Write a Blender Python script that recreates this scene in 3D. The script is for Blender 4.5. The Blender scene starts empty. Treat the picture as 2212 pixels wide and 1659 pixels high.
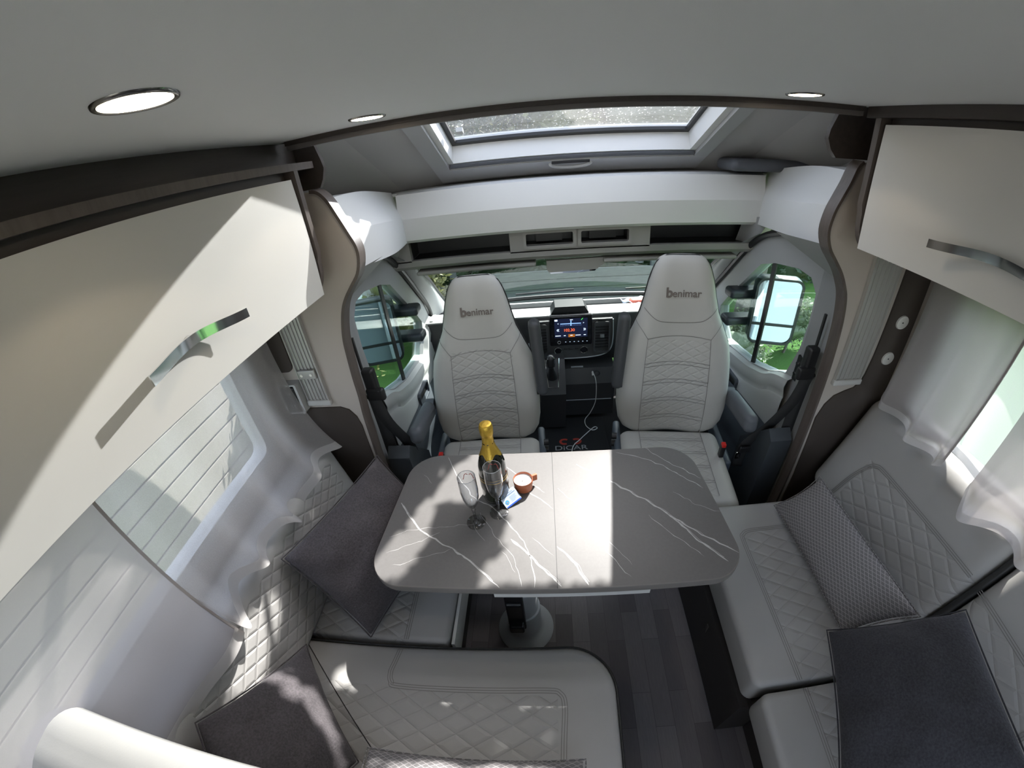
import bpy, bmesh, math, random
from mathutils import Vector, Matrix, noise

# ------------------------------------------------------------------ scene, camera, light
scene = bpy.context.scene
col = scene.collection
R = math.radians

cam_data = bpy.data.cameras.new('camera')
cam = bpy.data.objects.new('camera', cam_data)
col.objects.link(cam)
scene.camera = cam
cam_data.type = 'PANO'                      # the photo was taken with a wide barrel-distorting lens
LENS = (7.29890241e-02, -6.11877871e-05, -5.41470025e-05, 1.03214274e-06)


def setp(attr, val):
    for owner in (cam_data, getattr(cam_data, 'cycles', None)):
        if owner is not None and hasattr(owner, attr):
            try:
                setattr(owner, attr, val)
                return
            except Exception:
                pass


setp('panorama_type', 'FISHEYE_LENS_POLYNOMIAL')
setp('fisheye_fov', R(175))
setp('fisheye_polynomial_k0', 0.0)
setp('fisheye_polynomial_k1', -LENS[0])
setp('fisheye_polynomial_k2', -LENS[1])
setp('fisheye_polynomial_k3', -LENS[2])
setp('fisheye_polynomial_k4', -LENS[3])
cam_data.sensor_width = 36.0
cam_data.clip_start = 0.02
cam_data.clip_end = 200.0
YAW, PITCH, ROLL = 0.10421, -0.56837, -0.10521
base = Matrix(((1, 0, 0), (0, 0, -1), (0, 1, 0)))
rot = Matrix.Rotation(YAW, 3, 'Z') @ base @ Matrix.Rotation(PITCH, 3, 'X') @ Matrix.Rotation(ROLL, 3, 'Z')
cam.matrix_world = Matrix.Translation((0, 0, 1.74)) @ rot.to_4x4()

world = bpy.data.worlds.new('world')
scene.world = world
world.use_nodes = True
wn = world.node_tree
wn.nodes.clear()
w_out = wn.nodes.new('ShaderNodeOutputWorld')
w_bg = wn.nodes.new('ShaderNodeBackground')
w_sky = wn.nodes.new('ShaderNodeTexSky')
w_sky.sky_type = 'NISHITA'
w_sky.sun_disc = False
w_sky.sun_elevation = R(46)
w_sky.sun_rotation = R(28)
w_sky.air_density = 1.0
w_sky.dust_density = 1.5
w_mix = wn.nodes.new('ShaderNodeMix')       # a little haze: the sky is paler than a clear blue one
w_mix.data_type = 'RGBA'
w_hsv = wn.nodes.new('ShaderNodeHueSaturation')
w_hsv.inputs['Saturation'].default_value = 0.55
wn.links.new(w_sky.outputs[0], w_hsv.inputs['Color'])
wn.links.new(w_hsv.outputs[0], w_mix.inputs[6])
w_mix.inputs[7].default_value = (0.20, 0.185, 0.16, 1)
w_mix.inputs[0].default_value = 0.25
wn.links.new(w_mix.outputs[2], w_bg.inputs[0])
wn.links.new(w_bg.outputs[0], w_out.inputs[0])
w_bg.inputs[1].default_value = 1.0

SUN_DIR = Vector((-0.45, -0.83, -1.0)).normalized()
sun_data = bpy.data.lights.new('sun', 'SUN')
sun_data.energy = 12.5
sun_data.angle = R(0.5)
sun_data.color = (1.0, 0.96, 0.9)
sun = bpy.data.objects.new('sun', sun_data)
sun.rotation_euler = SUN_DIR.to_track_quat('-Z', 'Y').to_euler()
sun.location = (2, 4, 6)
col.objects.link(sun)


def portal(name, loc, direction, sx, sy):
    d = bpy.data.lights.new(name, 'AREA')
    d.shape = 'RECTANGLE'
    d.size, d.size_y = sx, sy
    d.cycles.is_portal = True
    o = bpy.data.objects.new(name, d)
    o.location = loc
    o.rotation_euler = Vector(direction).to_track_quat('-Z', 'Y').to_euler()
    col.objects.link(o)


portal('skylight_portal', (0.17, 1.6, 2.25), (0, -0.4, -0.92), 1.3, 1.1)
portal('windscreen_portal', (0.17, 2.62, 1.0), (0, -0.75, -0.65), 1.95, 0.95)
portal('added_hatch_portal', (0.15, -0.75, 1.98), (0, 0, -1), 0.92, 0.92)
portal('rear_opening_portal', (0.15, -1.72, 1.35), (0, 1, 0), 1.3, 0.75)
portal('left_window_portal', (-1.10, 0.35, 1.15), (1, 0, 0), 0.62, 1.45)
portal('right_window_portal', (1.43, 0.35, 1.15), (-1, 0, 0), 0.62, 1.45)
portal('left_door_portal', (-0.86, 1.85, 0.95), (1, 0, 0), 0.8, 1.1)
portal('right_door_portal', (1.21, 1.85, 0.95), (-1, 0, 0), 0.8, 1.1)

# spot added outside to light the left cabinet through the skylight
gl = bpy.data.lights.new('cabinet_spot', 'SPOT')
GD = Vector((-0.40, -1.0, -0.36)).normalized()
gl.energy = 6200
gl.spot_size = R(9.0)
gl.spot_blend = 0.1
gl.shadow_soft_size = 0.05
gl.color = (1.0, 0.985, 0.95)
glo = bpy.data.objects.new('cabinet_spot', gl)
glo.location = Vector((-0.63, 0.45, 1.56)) - GD * 9.0
glo.rotation_euler = GD.to_track_quat('-Z', 'Y').to_euler()
col.objects.link(glo)

vs = scene.view_settings
vs.view_transform = 'Standard'
vs.look = 'None'
vs.gamma = 1.0
vs.use_curve_mapping = False
vs.exposure = 0.64
scene.cycles.use_denoising = True
scene.cycles.max_bounces = 14
scene.cycles.diffuse_bounces = 8
scene.cycles.transparent_max_bounces = 24
scene.cycles.sample_clamp_indirect = 6.0
scene.cycles.caustics_reflective = False
scene.cycles.caustics_refractive = False

# ------------------------------------------------------------------ materials
MATS = {}


def nm(name):
    m = bpy.data.materials.new(name)
    m.use_nodes = True
    nt = m.node_tree
    b = nt.nodes['Principled BSDF']
    return m, nt, b


def mth(nt, op, a, b=None, c=None):
    n = nt.nodes.new('ShaderNodeMath')
    n.operation = op
    for i, v in enumerate((a, b, c)):
        if v is None:
            continue
        if isinstance(v, (int, float)):
            n.inputs[i].default_value = v
        else:
            nt.links.new(v, n.inputs[i])
    return n.outputs[0]


def bump(nt, b, h, strength=0.3, dist=0.002, prev=None):
    n = nt.nodes.new('ShaderNodeBump')
    n.inputs['Strength'].default_value = strength
    n.inputs['Distance'].default_value = dist
    nt.links.new(h, n.inputs['Height'])
    if prev is not None:
        nt.links.new(prev, n.inputs['Normal'])
    nt.links.new(n.outputs[0], b.inputs['Normal'])
    return n.outputs[0]


def tex_noise(nt, scale, detail=3, vec=None, rough=0.5):
    n = nt.nodes.new('ShaderNodeTexNoise')
    n.inputs['Scale'].default_value = scale
    n.inputs['Detail'].default_value = detail
    n.inputs['Roughness'].default_value = rough
    if vec is not None:
        nt.links.new(vec, n.inputs['Vector'])
    return n.outputs['Fac']


def objco(nt, scale=None, rotz=0.0):
    t = nt.nodes.new('ShaderNodeTexCoord')
    o = t.outputs['Object']
    if scale or rotz:
        m = nt.nodes.new('ShaderNodeMapping')
        m.inputs['Rotation'].default_value = (0, 0, rotz)
        if scale:
            m.inputs['Scale'].default_value = scale
        nt.links.new(o, m.inputs['Vector'])
        o = m.outputs[0]
    return o


def mixcol(nt, fac, c1, c2):
    n = nt.nodes.new('ShaderNodeMix')
    n.data_type = 'RGBA'
    if isinstance(fac, (int, float)):
        n.inputs[0].default_value = fac
    else:
        nt.links.new(fac, n.inputs[0])
    for i, c in ((6, c1), (7, c2)):
        if isinstance(c, tuple):
            n.inputs[i].default_value = (*c, 1)
        else:
            nt.links.new(c, n.inputs[i])
    return n.outputs[2]


def plain(name, c, rough=0.5, metal=0.0, bscale=0, bstr=0.2, var=0.0, coat=0.0, spec=0.5, bdist=0.001):
    if name in MATS:
        return MATS[name]
    m, nt, b = nm(name)
    b.inputs['Base Color'].default_value = (*c, 1)
    b.inputs['Roughness'].default_value = rough
    b.inputs['Metallic'].default_value = metal
    b.inputs['Specular IOR Level'].default_value = spec
    b.inputs['Coat Weight'].default_value = coat
    co = objco(nt)
    if bscale:
        bump(nt, b, tex_noise(nt, bscale, 2, co), bstr, bdist)
    f = tex_noise(nt, 7, 3, co)
    if var:
        nt.links.new(mixcol(nt, f, tuple(x * (1 - var) for x in c), tuple(min(1, x * (1 + var)) for x in c)), b.inputs['Base Color'])
    MATS[name] = m
    return m


def wood(name, c, scale=(3, 0.25, 3), rough=0.45):
    if name in MATS:
        return MATS[name]
    m, nt, b = nm(name)
    co = objco(nt, scale)
    f = tex_noise(nt, 22, 6, co, 0.65)
    nt.links.new(mixcol(nt, f, tuple(x * 0.55 for x in c), tuple(x * 1.5 for x in c)), b.inputs['Base Color'])
    b.inputs['Roughness'].default_value = rough
    bump(nt, b, f, 0.25, 0.001)
    MATS[name] = m
    return m


def fabric(name, c, c2, scale=400, rough=0.95, twill=0.0):
    if name in MATS:
        return MATS[name]
    m, nt, b = nm(name)
    co = objco(nt)
    f = tex_noise(nt, scale, 2, co)
    f2 = tex_noise(nt, 9, 3, co)
    mixf = mth(nt, 'ADD', mth(nt, 'MULTIPLY', f, 0.75), mth(nt, 'MULTIPLY', f2, 0.25))
    nt.links.new(mixcol(nt, mixf, c, c2), b.inputs['Base Color'])
    b.inputs['Roughness'].default_value = rough
    b.inputs['Sheen Weight'].default_value = 0.08
    b.inputs['Sheen Roughness'].default_value = 0.5
    b.inputs['Specular IOR Level'].default_value = 0.2
    p_ = bump(nt, b, tex_noise(nt, 11, 4, co), 0.5, 0.02)
    bump(nt, b, f, 0.6, 0.003, p_)
    MATS[name] = m
    return m


def checked(name, c, c2, pitch=0.011):
    m, nt, b = nm(name)
    co = objco(nt)
    s = nt.nodes.new('ShaderNodeSeparateXYZ')
    nt.links.new(co, s.inputs[0])
    def ln(sx, sy):
        a = mth(nt, 'ADD', mth(nt, 'MULTIPLY', s.outputs[0], sx / pitch), mth(nt, 'MULTIPLY', s.outputs[1], sy / pitch))
        return mth(nt, 'ABSOLUTE', mth(nt, 'SUBTRACT', mth(nt, 'FRACT', a), 0.5))
    d = mth(nt, 'MINIMUM', ln(0.5, 0.9), ln(0.5, -0.9))
    k = mth(nt, 'LESS_THAN', d, 0.075)
    f = tex_noise(nt, 500, 2, co)
    base_c = mixcol(nt, f, tuple(x * 0.75 for x in c), tuple(x * 1.2 for x in c))
    nt.links.new(mixcol(nt, mth(nt, 'MULTIPLY', k, 0.75), base_c, c2), b.inputs['Base Color'])
    b.inputs['Roughness'].default_value = 0.9
    bump(nt, b, f, 0.4, 0.001)
    MATS[name] = m
    return m


def leather(name, c=(0.335, 0.325, 0.315), quilt=None, rough=0.5, depth=0.7):
    """quilt = (ua, va, u0, u1, v0, v1, pitch): object axes and the rectangle that is quilted in diamonds."""
    m, nt, b = nm(name)
    b.inputs['Roughness'].default_value = rough
    b.inputs['Specular IOR Level'].default_value = 0.4
    co = objco(nt)
    g = tex_noise(nt, 260, 3, co)
    v = tex_noise(nt, 5, 3, co)
    nt.links.new(mixcol(nt, v, tuple(x * 0.94 for x in c), tuple(x * 1.05 for x in c)), b.inputs['Base Color'])
    p = bump(nt, b, g, 0.12, 0.001)
    p = bump(nt, b, v, 0.35, 0.012, p)
    if quilt:
        ua, va, u0, u1, v0, v1, pitch = quilt
        s = nt.nodes.new('ShaderNodeSeparateXYZ')
        nt.links.new(co, s.inputs[0])
        U, V = s.outputs[ua], s.outputs[va]
        def ln(su, sv):
            a = mth(nt, 'ADD', mth(nt, 'MULTIPLY', U, su / pitch), mth(nt, 'MULTIPLY', V, sv / pitch))
            return mth(nt, 'ABSOLUTE', mth(nt, 'SUBTRACT', mth(nt, 'FRACT', a), 0.5))
        d = mth(nt, 'MINIMUM', ln(0.5, 0.87), ln(0.5, -0.87))
        h = mth(nt, 'POWER', mth(nt, 'MINIMUM', mth(nt, 'MULTIPLY', d, 5.5), 1.0), 0.6)
        inside = mth(nt, 'MULTIPLY',
                     mth(nt, 'MULTIPLY', mth(nt, 'GREATER_THAN', U, u0), mth(nt, 'LESS_THAN', U, u1)),
                     mth(nt, 'MULTIPLY', mth(nt, 'GREATER_THAN', V, v0), mth(nt, 'LESS_THAN', V, v1)))
        h2 = mth(nt, 'ADD', mth(nt, 'MULTIPLY', h, inside), mth(nt, 'SUBTRACT', 1.0, inside))
        bump(nt, b, h2, depth, 0.004, p)
    return m


def emit(name, c, s):
    m = bpy.data.materials.new(name)
    m.use_nodes = True
    nt = m.node_tree
    nt.nodes.clear()
    e = nt.nodes.new('ShaderNodeEmission')
    o = nt.nodes.new('ShaderNodeOutputMaterial')
    e.inputs[0].default_value = (*c, 1)
    e.inputs[1].default_value = s
    nt.links.new(e.outputs[0], o.inputs[0])
    return m


def pane(name, tint=(1, 1, 1), refl=1.0, rough=0.0):
    m = bpy.data.materials.new(name)
    m.use_nodes = True
    nt = m.node_tree
    nt.nodes.clear()
    o = nt.nodes.new('ShaderNodeOutputMaterial')
    t = nt.nodes.new('ShaderNodeBsdfTransparent')
    t.inputs[0].default_value = (*tint, 1)
    g = nt.nodes.new('ShaderNodeBsdfGlossy')
    g.inputs['Roughness'].default_value = rough
    fr = nt.nodes.new('ShaderNodeLayerWeight')
    fr.inputs[0].default_value = 0.5
    mx = nt.nodes.new('ShaderNodeMixShader')
    k = mth(nt, 'ADD', mth(nt, 'MULTIPLY', mth(nt, 'POWER', fr.outputs['Facing'], 4.0), 0.75), 0.035)
    nt.links.new(mth(nt, 'MINIMUM', mth(nt, 'MULTIPLY', k, refl), 1.0), mx.inputs[0])
    nt.links.new(t.outputs[0], mx.inputs[1])
    nt.links.new(g.outputs[0], mx.inputs[2])
    nt.links.new(mx.outputs[0], o.inputs[0])
    return m


def sheer(name, c=(0.82, 0.79, 0.78), see=0.35):
    m = bpy.data.materials.new(name)
    m.use_nodes = True
    nt = m.node_tree
    nt.nodes.clear()
    o = nt.nodes.new('ShaderNodeOutputMaterial')
    t = nt.nodes.new('ShaderNodeBsdfTransparent')
    d = nt.nodes.new('ShaderNodeBsdfDiffuse')
    d.inputs[0].default_value = (*c, 1)
    tl = nt.nodes.new('ShaderNodeBsdfTranslucent')
    tl.inputs[0].default_value = (*c, 1)
    a = nt.nodes.new('ShaderNodeMixShader')
    a.inputs[0].default_value = 0.55
    nt.links.new(d.outputs[0], a.inputs[1])
    nt.links.new(tl.outputs[0], a.inputs[2])
    b2 = nt.nodes.new('ShaderNodeMixShader')
    # weave: finer threads block more where the cloth turns edge-on
    th = tex_noise(nt, 600, 1, objco(nt))
    w = mth(nt, 'MULTIPLY', mth(nt, 'ADD', mth(nt, 'MULTIPLY', th, 0.5), 0.75), see)
    nt.links.new(w, b2.inputs[0])
    nt.links.new(a.outputs[0], b2.inputs[1])
    nt.links.new(t.outputs[0], b2.inputs[2])
    nt.links.new(b2.outputs[0], o.inputs[0])
    return m


def planks():
    m, nt, b = nm('floor_planks')
    co = objco(nt, None, R(90))
    br = nt.nodes.new('ShaderNodeTexBrick')
    br.inputs['Scale'].default_value = 1.0
    br.inputs['Brick Width'].default_value = 0.34
    br.inputs['Row Height'].default_value = 0.072
    br.inputs['Mortar Size'].default_value = 0.0006
    br.inputs['Color1'].default_value = (0.135, 0.118, 0.122, 1)
    br.inputs['Color2'].default_value = (0.25, 0.225, 0.23, 1)
    br.inputs['Mortar'].default_value = (0.06, 0.05, 0.05, 1)
    br.offset = 0.37
    nt.links.new(co, br.inputs['Vector'])
    f = tex_noise(nt, 30, 6, objco(nt, (6, 0.5, 1)), 0.7)
    nt.links.new(mixcol(nt, mth(nt, 'MULTIPLY', f, 0.6), br.outputs[0], (0.05, 0.042, 0.045)), b.inputs['Base Color'])
    b.inputs['Roughness'].default_value = 0.42
    bump(nt, b, f, 0.15, 0.001)
    return m


def grassmat():
    m, nt, b = nm('lawn_grass')
    co = objco(nt)
    f = tex_noise(nt, 3, 4, co)
    g = tex_noise(nt, 17, 6, co, 0.85)
    c1 = mixcol(nt, g, (0.022, 0.085, 0.008), (0.13, 0.30, 0.03))
    c2 = mixcol(nt, f, c1, (0.075, 0.20, 0.02))
    v = nt.nodes.new('ShaderNodeTexVoronoi')
    v.inputs['Scale'].default_value = 9
    nt.links.new(co, v.inputs['Vector'])
    leaf = mth(nt, 'LESS_THAN', v.outputs['Distance'], 0.09)
    nt.links.new(mixcol(nt, leaf, c2, (0.20, 0.10, 0.02)), b.inputs['Base Color'])
    b.inputs['Roughness'].default_value = 0.9
    bump(nt, b, g, 1.0, 0.06)
    return m


def leafmat(name, c1, c2):
    m = bpy.data.materials.new(name)
    m.use_nodes = True
    nt = m.node_tree
    b = nt.nodes['Principled BSDF']
    f = tex_noise(nt, 2.5, 3, objco(nt))
    g = tex_noise(nt, 40, 2, objco(nt))
    k = mth(nt, 'ADD', mth(nt, 'MULTIPLY', f, 0.5), mth(nt, 'MULTIPLY', g, 0.5))
    c = mixcol(nt, k, c1, c2)
    nt.links.new(c, b.inputs['Base Color'])
    b.inputs['Roughness'].default_value = 0.45
    tl = nt.nodes.new('ShaderNodeBsdfTranslucent')
    nt.links.new(c, tl.inputs[0])
    mx = nt.nodes.new('ShaderNodeMixShader')
    mx.inputs[0].default_value = 0.35
    nt.links.new(b.outputs[0], mx.inputs[1])
    nt.links.new(tl.outputs[0], mx.inputs[2])
    nt.links.new(mx.outputs[0], nt.nodes['Material Output'].inputs[0])
    return m


M_ceiling = plain('ceiling_vinyl', (0.80, 0.81, 0.815), 0.62, bscale=900, bstr=0.15)
M_cream = plain('cream_lacquer', (0.60, 0.585, 0.555), 0.35, spec=0.4)
M_panel = plain('beige_laminate', (0.46, 0.415, 0.375), 0.55, bscale=600, bstr=0.1)
M_white = plain('white_moulding', (0.74, 0.735, 0.72), 0.42, bscale=500, bstr=0.08)
M_brown = plain('brown_felt_panel', (0.052, 0.040, 0.033), 0.7, bscale=700, bstr=0.2)
M_wood = wood('dark_oak_foil', (0.046, 0.036, 0.031))
M_woodedge = wood('dark_oak_edge', (0.095, 0.076, 0.066), (3, 3, 0.3))
M_greyliner = plain('grey_headliner', (0.43, 0.42, 0.41), 0.85, bscale=700, bstr=0.2)
M_greyplastic = plain('grey_plastic', (0.36, 0.36, 0.36), 0.55, bscale=600, bstr=0.1)
M_lightplastic = plain('pale_grey_plastic', (0.50, 0.50, 0.49), 0.5, bscale=600, bstr=0.1)
M_darkplastic = plain('charcoal_plastic', (0.018, 0.018, 0.019), 0.5, bscale=500, bstr=0.15)
M_black = plain('black_plastic', (0.012, 0.012, 0.013), 0.4, bscale=400, bstr=0.1)
M_blackgloss = plain('black_gloss', (0.008, 0.008, 0.01), 0.12)
M_chrome = plain('polished_chrome', (0.75, 0.75, 0.76), 0.08, 1.0)
M_alu = plain('satin_aluminium', (0.52, 0.515, 0.50), 0.38, 0.55, bscale=200, bstr=0.04)
M_steel = plain('grey_painted_steel', (0.34, 0.36, 0.38), 0.45, 0.1)
M_red = plain('red_plastic', (0.6, 0.02, 0.015), 0.4)
M_thread = plain('dark_thread', (0.20, 0.19, 0.18), 0.8)
M_lthread = plain('grey_thread', (0.24, 0.23, 0.215), 0.8)
M_piping = plain('black_piping', (0.015, 0.015, 0.015), 0.5)
M_strap = plain('black_webbing', (0.02, 0.02, 0.021), 0.75, bscale=900, bstr=0.3)
M_vanwhite = plain('white_paint', (0.78, 0.80, 0.82), 0.25, coat=0.5)
M_carpet = plain('black_carpet', (0.012, 0.012, 0.013), 1.0, bscale=800, bstr=0.6)
M_skirt = plain('dark_plinth', (0.03, 0.025, 0.023), 0.6)
M_pillow = fabric('charcoal_weave', (0.022, 0.019, 0.021), (0.135, 0.122, 0.130), 190)
M_pillow2 = fabric('slate_weave', (0.016, 0.016, 0.020), (0.085, 0.085, 0.098), 190)
M_check = checked('diamond_weave', (0.15, 0.142, 0.145), (0.36, 0.34, 0.34))
M_cyan = pane('tinted_pane', (0.84, 0.92, 0.90), 0.3)
M_side = pane('side_pane', (0.84, 0.94, 0.91), 0.9)
M_pane = pane('acrylic_pane', (0.96, 0.97, 0.97), 0.8)
M_flute = pane('flute_glass', (0.965, 0.975, 0.985), 1.6)
_nt = M_flute.node_tree
_lw = _nt.nodes.new('ShaderNodeLayerWeight')
_lw.inputs[0].default_value = 0.5
_k = mth(_nt, 'POWER', _lw.outputs['Facing'], 2.5)
_tr = [n for n in _nt.nodes if n.type == 'BSDF_TRANSPARENT'][0]
_nt.links.new(mixcol(_nt, _k, (0.96, 0.97, 0.98), (0.30, 0.31, 0.34)), _tr.inputs[0])   # the wall of the glass is thicker seen edge-on
M_mirror = plain('mirror_silver', (0.62, 0.68, 0.74), 0.02, 1.0)
M_curtain = sheer('sheer_curtain', (0.62, 0.59, 0.585), 0.44)
M_curtain2 = sheer('denser_curtain', (0.44, 0.405, 0.395), 0.10)
M_hem = sheer('curtain_hem_cloth', (0.62, 0.60, 0.59), 0.12)


# ------------------------------------------------------------------ geometry helpers
class G:
    def __init__(s):
        s.v, s.f, s.m = [], [], []

    def add(s, vs_, fs_, m=0):
        n = len(s.v)
        s.v += [tuple(p) for p in vs_]
        s.f += [tuple(i + n for i in f) for f in fs_]
        s.m += [m] * len(fs_)
        return s

    def box(s, x0, x1, y0, y1, z0, z1, m=0):
        v = [(x, y, z) for x in (x0, x1) for y in (y0, y1) for z in (z0, z1)]
        return s.add(v, [(0, 1, 3, 2), (4, 6, 7, 5), (0, 4, 5, 1), (2, 3, 7, 6), (0, 2, 6, 4), (1, 5, 7, 3)], m)

    def rbox(s, c, size, r, n=6, m=0, puff=0.0, puff_axis=2, fn=None):
        """rounded box; every face is an n-cell grid plus the corner roundings"""
        h = [d / 2 for d in size]
        r = min(r, min(h) * 0.999)
        seg = 4
        def line(hh):
            a = [-hh + r * (1 - math.cos(math.pi / 2 * i / seg)) if False else -hh + r * i / seg for i in range(seg)]
            mid = [-(hh - r) + 2 * (hh - r) * i / n for i in range(n + 1)]
            b = [-x for x in reversed(a)]
            return a + mid + b
        L = [line(x) for x in h]
        idx = {}
        vs_, fs_ = [], []
        def vid(p):
            k = tuple(round(x, 6) for x in p)
            if k not in idx:
                q = Vector(p)
                inner = Vector([max(-(h[i] - r), min(h[i] - r, q[i])) for i in range(3)])
                dv = q - inner
                mx = max(abs(dv[0]), abs(dv[1]), abs(dv[2]))
                if mx > 1e-9:
                    t = [math.tan(max(-1, min(1, dv[i] / r)) * math.pi / 4) if abs(dv[i]) > 1e-9 else 0 for i in range(3)]
                    dv = Vector(t)
                    q = inner + dv.normalized() * r
                if puff:
                    a, b_ = [i for i in range(3) if i != puff_axis]
                    e = (1 - (q[a] / h[a]) ** 4) * (1 - (q[b_] / h[b_]) ** 4)
                    q[puff_axis] += puff * max(e, 0) * (1 if q[puff_axis] > 0 else 0)
                if fn:
                    q = Vector(fn(q))
                idx[k] = len(vs_)
                vs_.append(tuple(q + Vector(c)))
            return idx[k]
        for ax in range(3):
            a, b_ = [(1, 2), (2, 0), (0, 1)][ax]
            for sgn in (-1, 1):
                for i in range(len(L[a]) - 1):
                    for j in range(len(L[b_]) - 1):
                        q = []
                        for (ii, jj) in ((i, j), (i + 1, j), (i + 1, j + 1), (i, j + 1)):
                            p = [0, 0, 0]
                            p[ax] = sgn * h[ax]
                            p[a] = L[a][ii]
                            p[b_] = L[b_][jj]
                            q.append(vid(p))
                        if sgn < 0:
                            q.reverse()
                        if len(set(q)) >= 3:
                            fs_.append(tuple(dict.fromkeys(q)))
        return s.add(vs_, fs_, m)

    def tube(s, path, r, seg=8, m=0, cap=True, flat=1.0):
        path = [Vector(p) for p in path]
        rs = r if isinstance(r, (list, tuple)) else [r] * len(path)
        vs_, fs_ = [], []
        up = None
        for i, p in enumerate(path):
            t = (path[min(i + 1, len(path) - 1)] - path[max(i - 1, 0)]).normalized()
            if up is None:
                up = Vector((0, 0, 1)) if abs(t.z) < 0.9 else Vector((1, 0, 0))
            sd = t.cross(up)
            if sd.length < 1e-6:
                sd = t.orthogonal()
            sd.normalize()
            up = sd.cross(t).normalized()
            for k in range(seg):
                a = 2 * math.pi * k / seg
                vs_.append(p + (sd * math.cos(a) + up * math.sin(a) * flat) * rs[i])
        for i in range(len(path) - 1):
            for k in range(seg):
                a, b_ = i * seg + k, i * seg + (k + 1) % seg
                fs_.append((a, b_, b_ + seg, a + seg))
        if cap:
            fs_.append(tuple(reversed(range(seg))))
            fs_.append(tuple(range(len(vs_) - seg, len(vs_))))
        return s.add(vs_, fs_, m)

    def lathe(s, prof, c=(0, 0, 0), seg=32, m=0, mfn=None):
        vs_, fs_ = [], []
        for (r, z) in prof:
            for k in range(seg):
                a = 2 * math.pi * k / seg
                vs_.append((c[0] + r * math.cos(a), c[1] + r * math.sin(a), c[2] + z))
        n0 = len(s.f)
        for i in range(len(prof) - 1):
            for k in range(seg):
                a, b_ = i * seg + k, i * seg + (k + 1) % seg
                fs_.append((a, b_, b_ + seg, a + seg))
        s.add(vs_, fs_, m)
        if mfn:
            for i in range(len(prof) - 1):
                for k in range(seg):
                    s.m[n0 + i * seg + k] = mfn(i)
        return s

    def prism(s, poly, ax, a0, a1, m=0):
        """poly = 2-D points in the two other axes (in x,y,z order), extruded along ax from a0 to a1"""
        n = len(poly)
        def mk(p, a):
            q = list(p)
            q.insert(ax, a)
            return q
        vs_ = [mk(p, a0) for p in poly] + [mk(p, a1) for p in poly]
        fs_ = [tuple(reversed(range(n))), tuple(range(n, 2 * n))]
        fs_ += [(i, (i + 1) % n, (i + 1) % n + n, i + n) for i in range(n)]
        return s.add(vs_, fs_, m)

    def holed(s, outer, inner, ax, a0, a1, m=0, n=120, m_in=None):
        """plate with a hole, both outlines seen from the hole's centre"""
        cx = sum(p[0] for p in inner) / len(inner)
        cy = sum(p[1] for p in inner) / len(inner)
        def hit(poly, ang):
            dx, dy = math.cos(ang), math.sin(ang)
            best = None
            for i in range(len(poly)):
                (x1, y1), (x2, y2) = poly[i], poly[(i + 1) % len(poly)]
                x1, y1, x2, y2 = x1 - cx, y1 - cy, x2 - cx, y2 - cy
                ex, ey = x2 - x1, y2 - y1
                den = dx * ey - dy * ex
                if abs(den) < 1e-12:
                    continue
                t = (x1 * ey - y1 * ex) / den
                u = (x1 * dy - y1 * dx) / den
                if t > 0 and -1e-9 <= u <= 1 + 1e-9 and (best is None or t > best):
                    best = t
            return (cx + dx * best, cy + dy * best)
        angs = sorted(set([2 * math.pi * i / n for i in range(n)] +
                          [math.atan2(p[1] - cy, p[0] - cx) % (2 * math.pi) for p in outer + inner]))
        O = [hit(outer, a) for a in angs]
        I = [hit(inner, a) for a in angs]
        k = len(angs)
        def mk(p, a):
            q = list(p)
            q.insert(ax, a)
            return q
        vs_ = [mk(p, a0) for p in O] + [mk(p, a0) for p in I] + [mk(p, a1) for p in O] + [mk(p, a1) for p in I]
        fa, fb, fi, fo = [], [], [], []
        for i in range(k):
            j = (i + 1) % k
            fa.append((i, j, k + j, k + i))
            fb.append((2 * k + i, 3 * k + i, 3 * k + j, 2 * k + j))
            fo.append((i, 2 * k + i, 2 * k + j, j))
            fi.append((k + i, k + j, 3 * k + j, 3 * k + i))
        b0 = len(s.v)
        s.add(vs_, fa + fb + fo, m)
        s.f += [tuple(x + b0 for x in f) for f in fi]
        s.m += [m if m_in is None else m_in] * len(fi)
        return s

    def grid(s, fn, nu, nv, m=0, mfn=None, closed=False):
        vs_ = [fn(i / nu, j / nv) for i in range(nu + 1) for j in range(nv + 1)]
        fs_, ms = [], []
        for i in range(nu):
            for j in range(nv):
                a = i * (nv + 1) + j
                fs_.append((a, a + nv + 1, a + nv + 2, a + 1))
                ms.append(mfn((i + .5) / nu, (j + .5) / nv) if mfn else m)
        s.add(vs_, fs_, m)
        s.m[-len(ms):] = ms
        return s

    def ribbon(s, path, w, m=0, normal=(0, 0, 1), lift=0.0):
        """a flat strip that follows a path; used for seams and veins that lie in a surface"""
        path = [Vector(p) for p in path]
        ws = w if isinstance(w, (list, tuple)) else [w] * len(path)
        N = Vector(normal).normalized()
        vs_, fs_ = [], []
        for i, p in enumerate(path):
            t = (path[min(i + 1, len(path) - 1)] - path[max(i - 1, 0)]).normalized()
            sd = t.cross(N).normalized()
            vs_ += [p + sd * ws[i] / 2 + N * lift, p - sd * ws[i] / 2 + N * lift]
        for i in range(len(path) - 1):
            fs_.append((2 * i, 2 * i + 2, 2 * i + 3, 2 * i + 1))
        return s.add(vs_, fs_, m)

    def xf(s, mat):
        s.v = [tuple(mat @ Vector(p)) for p in s.v]
        return s

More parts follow.
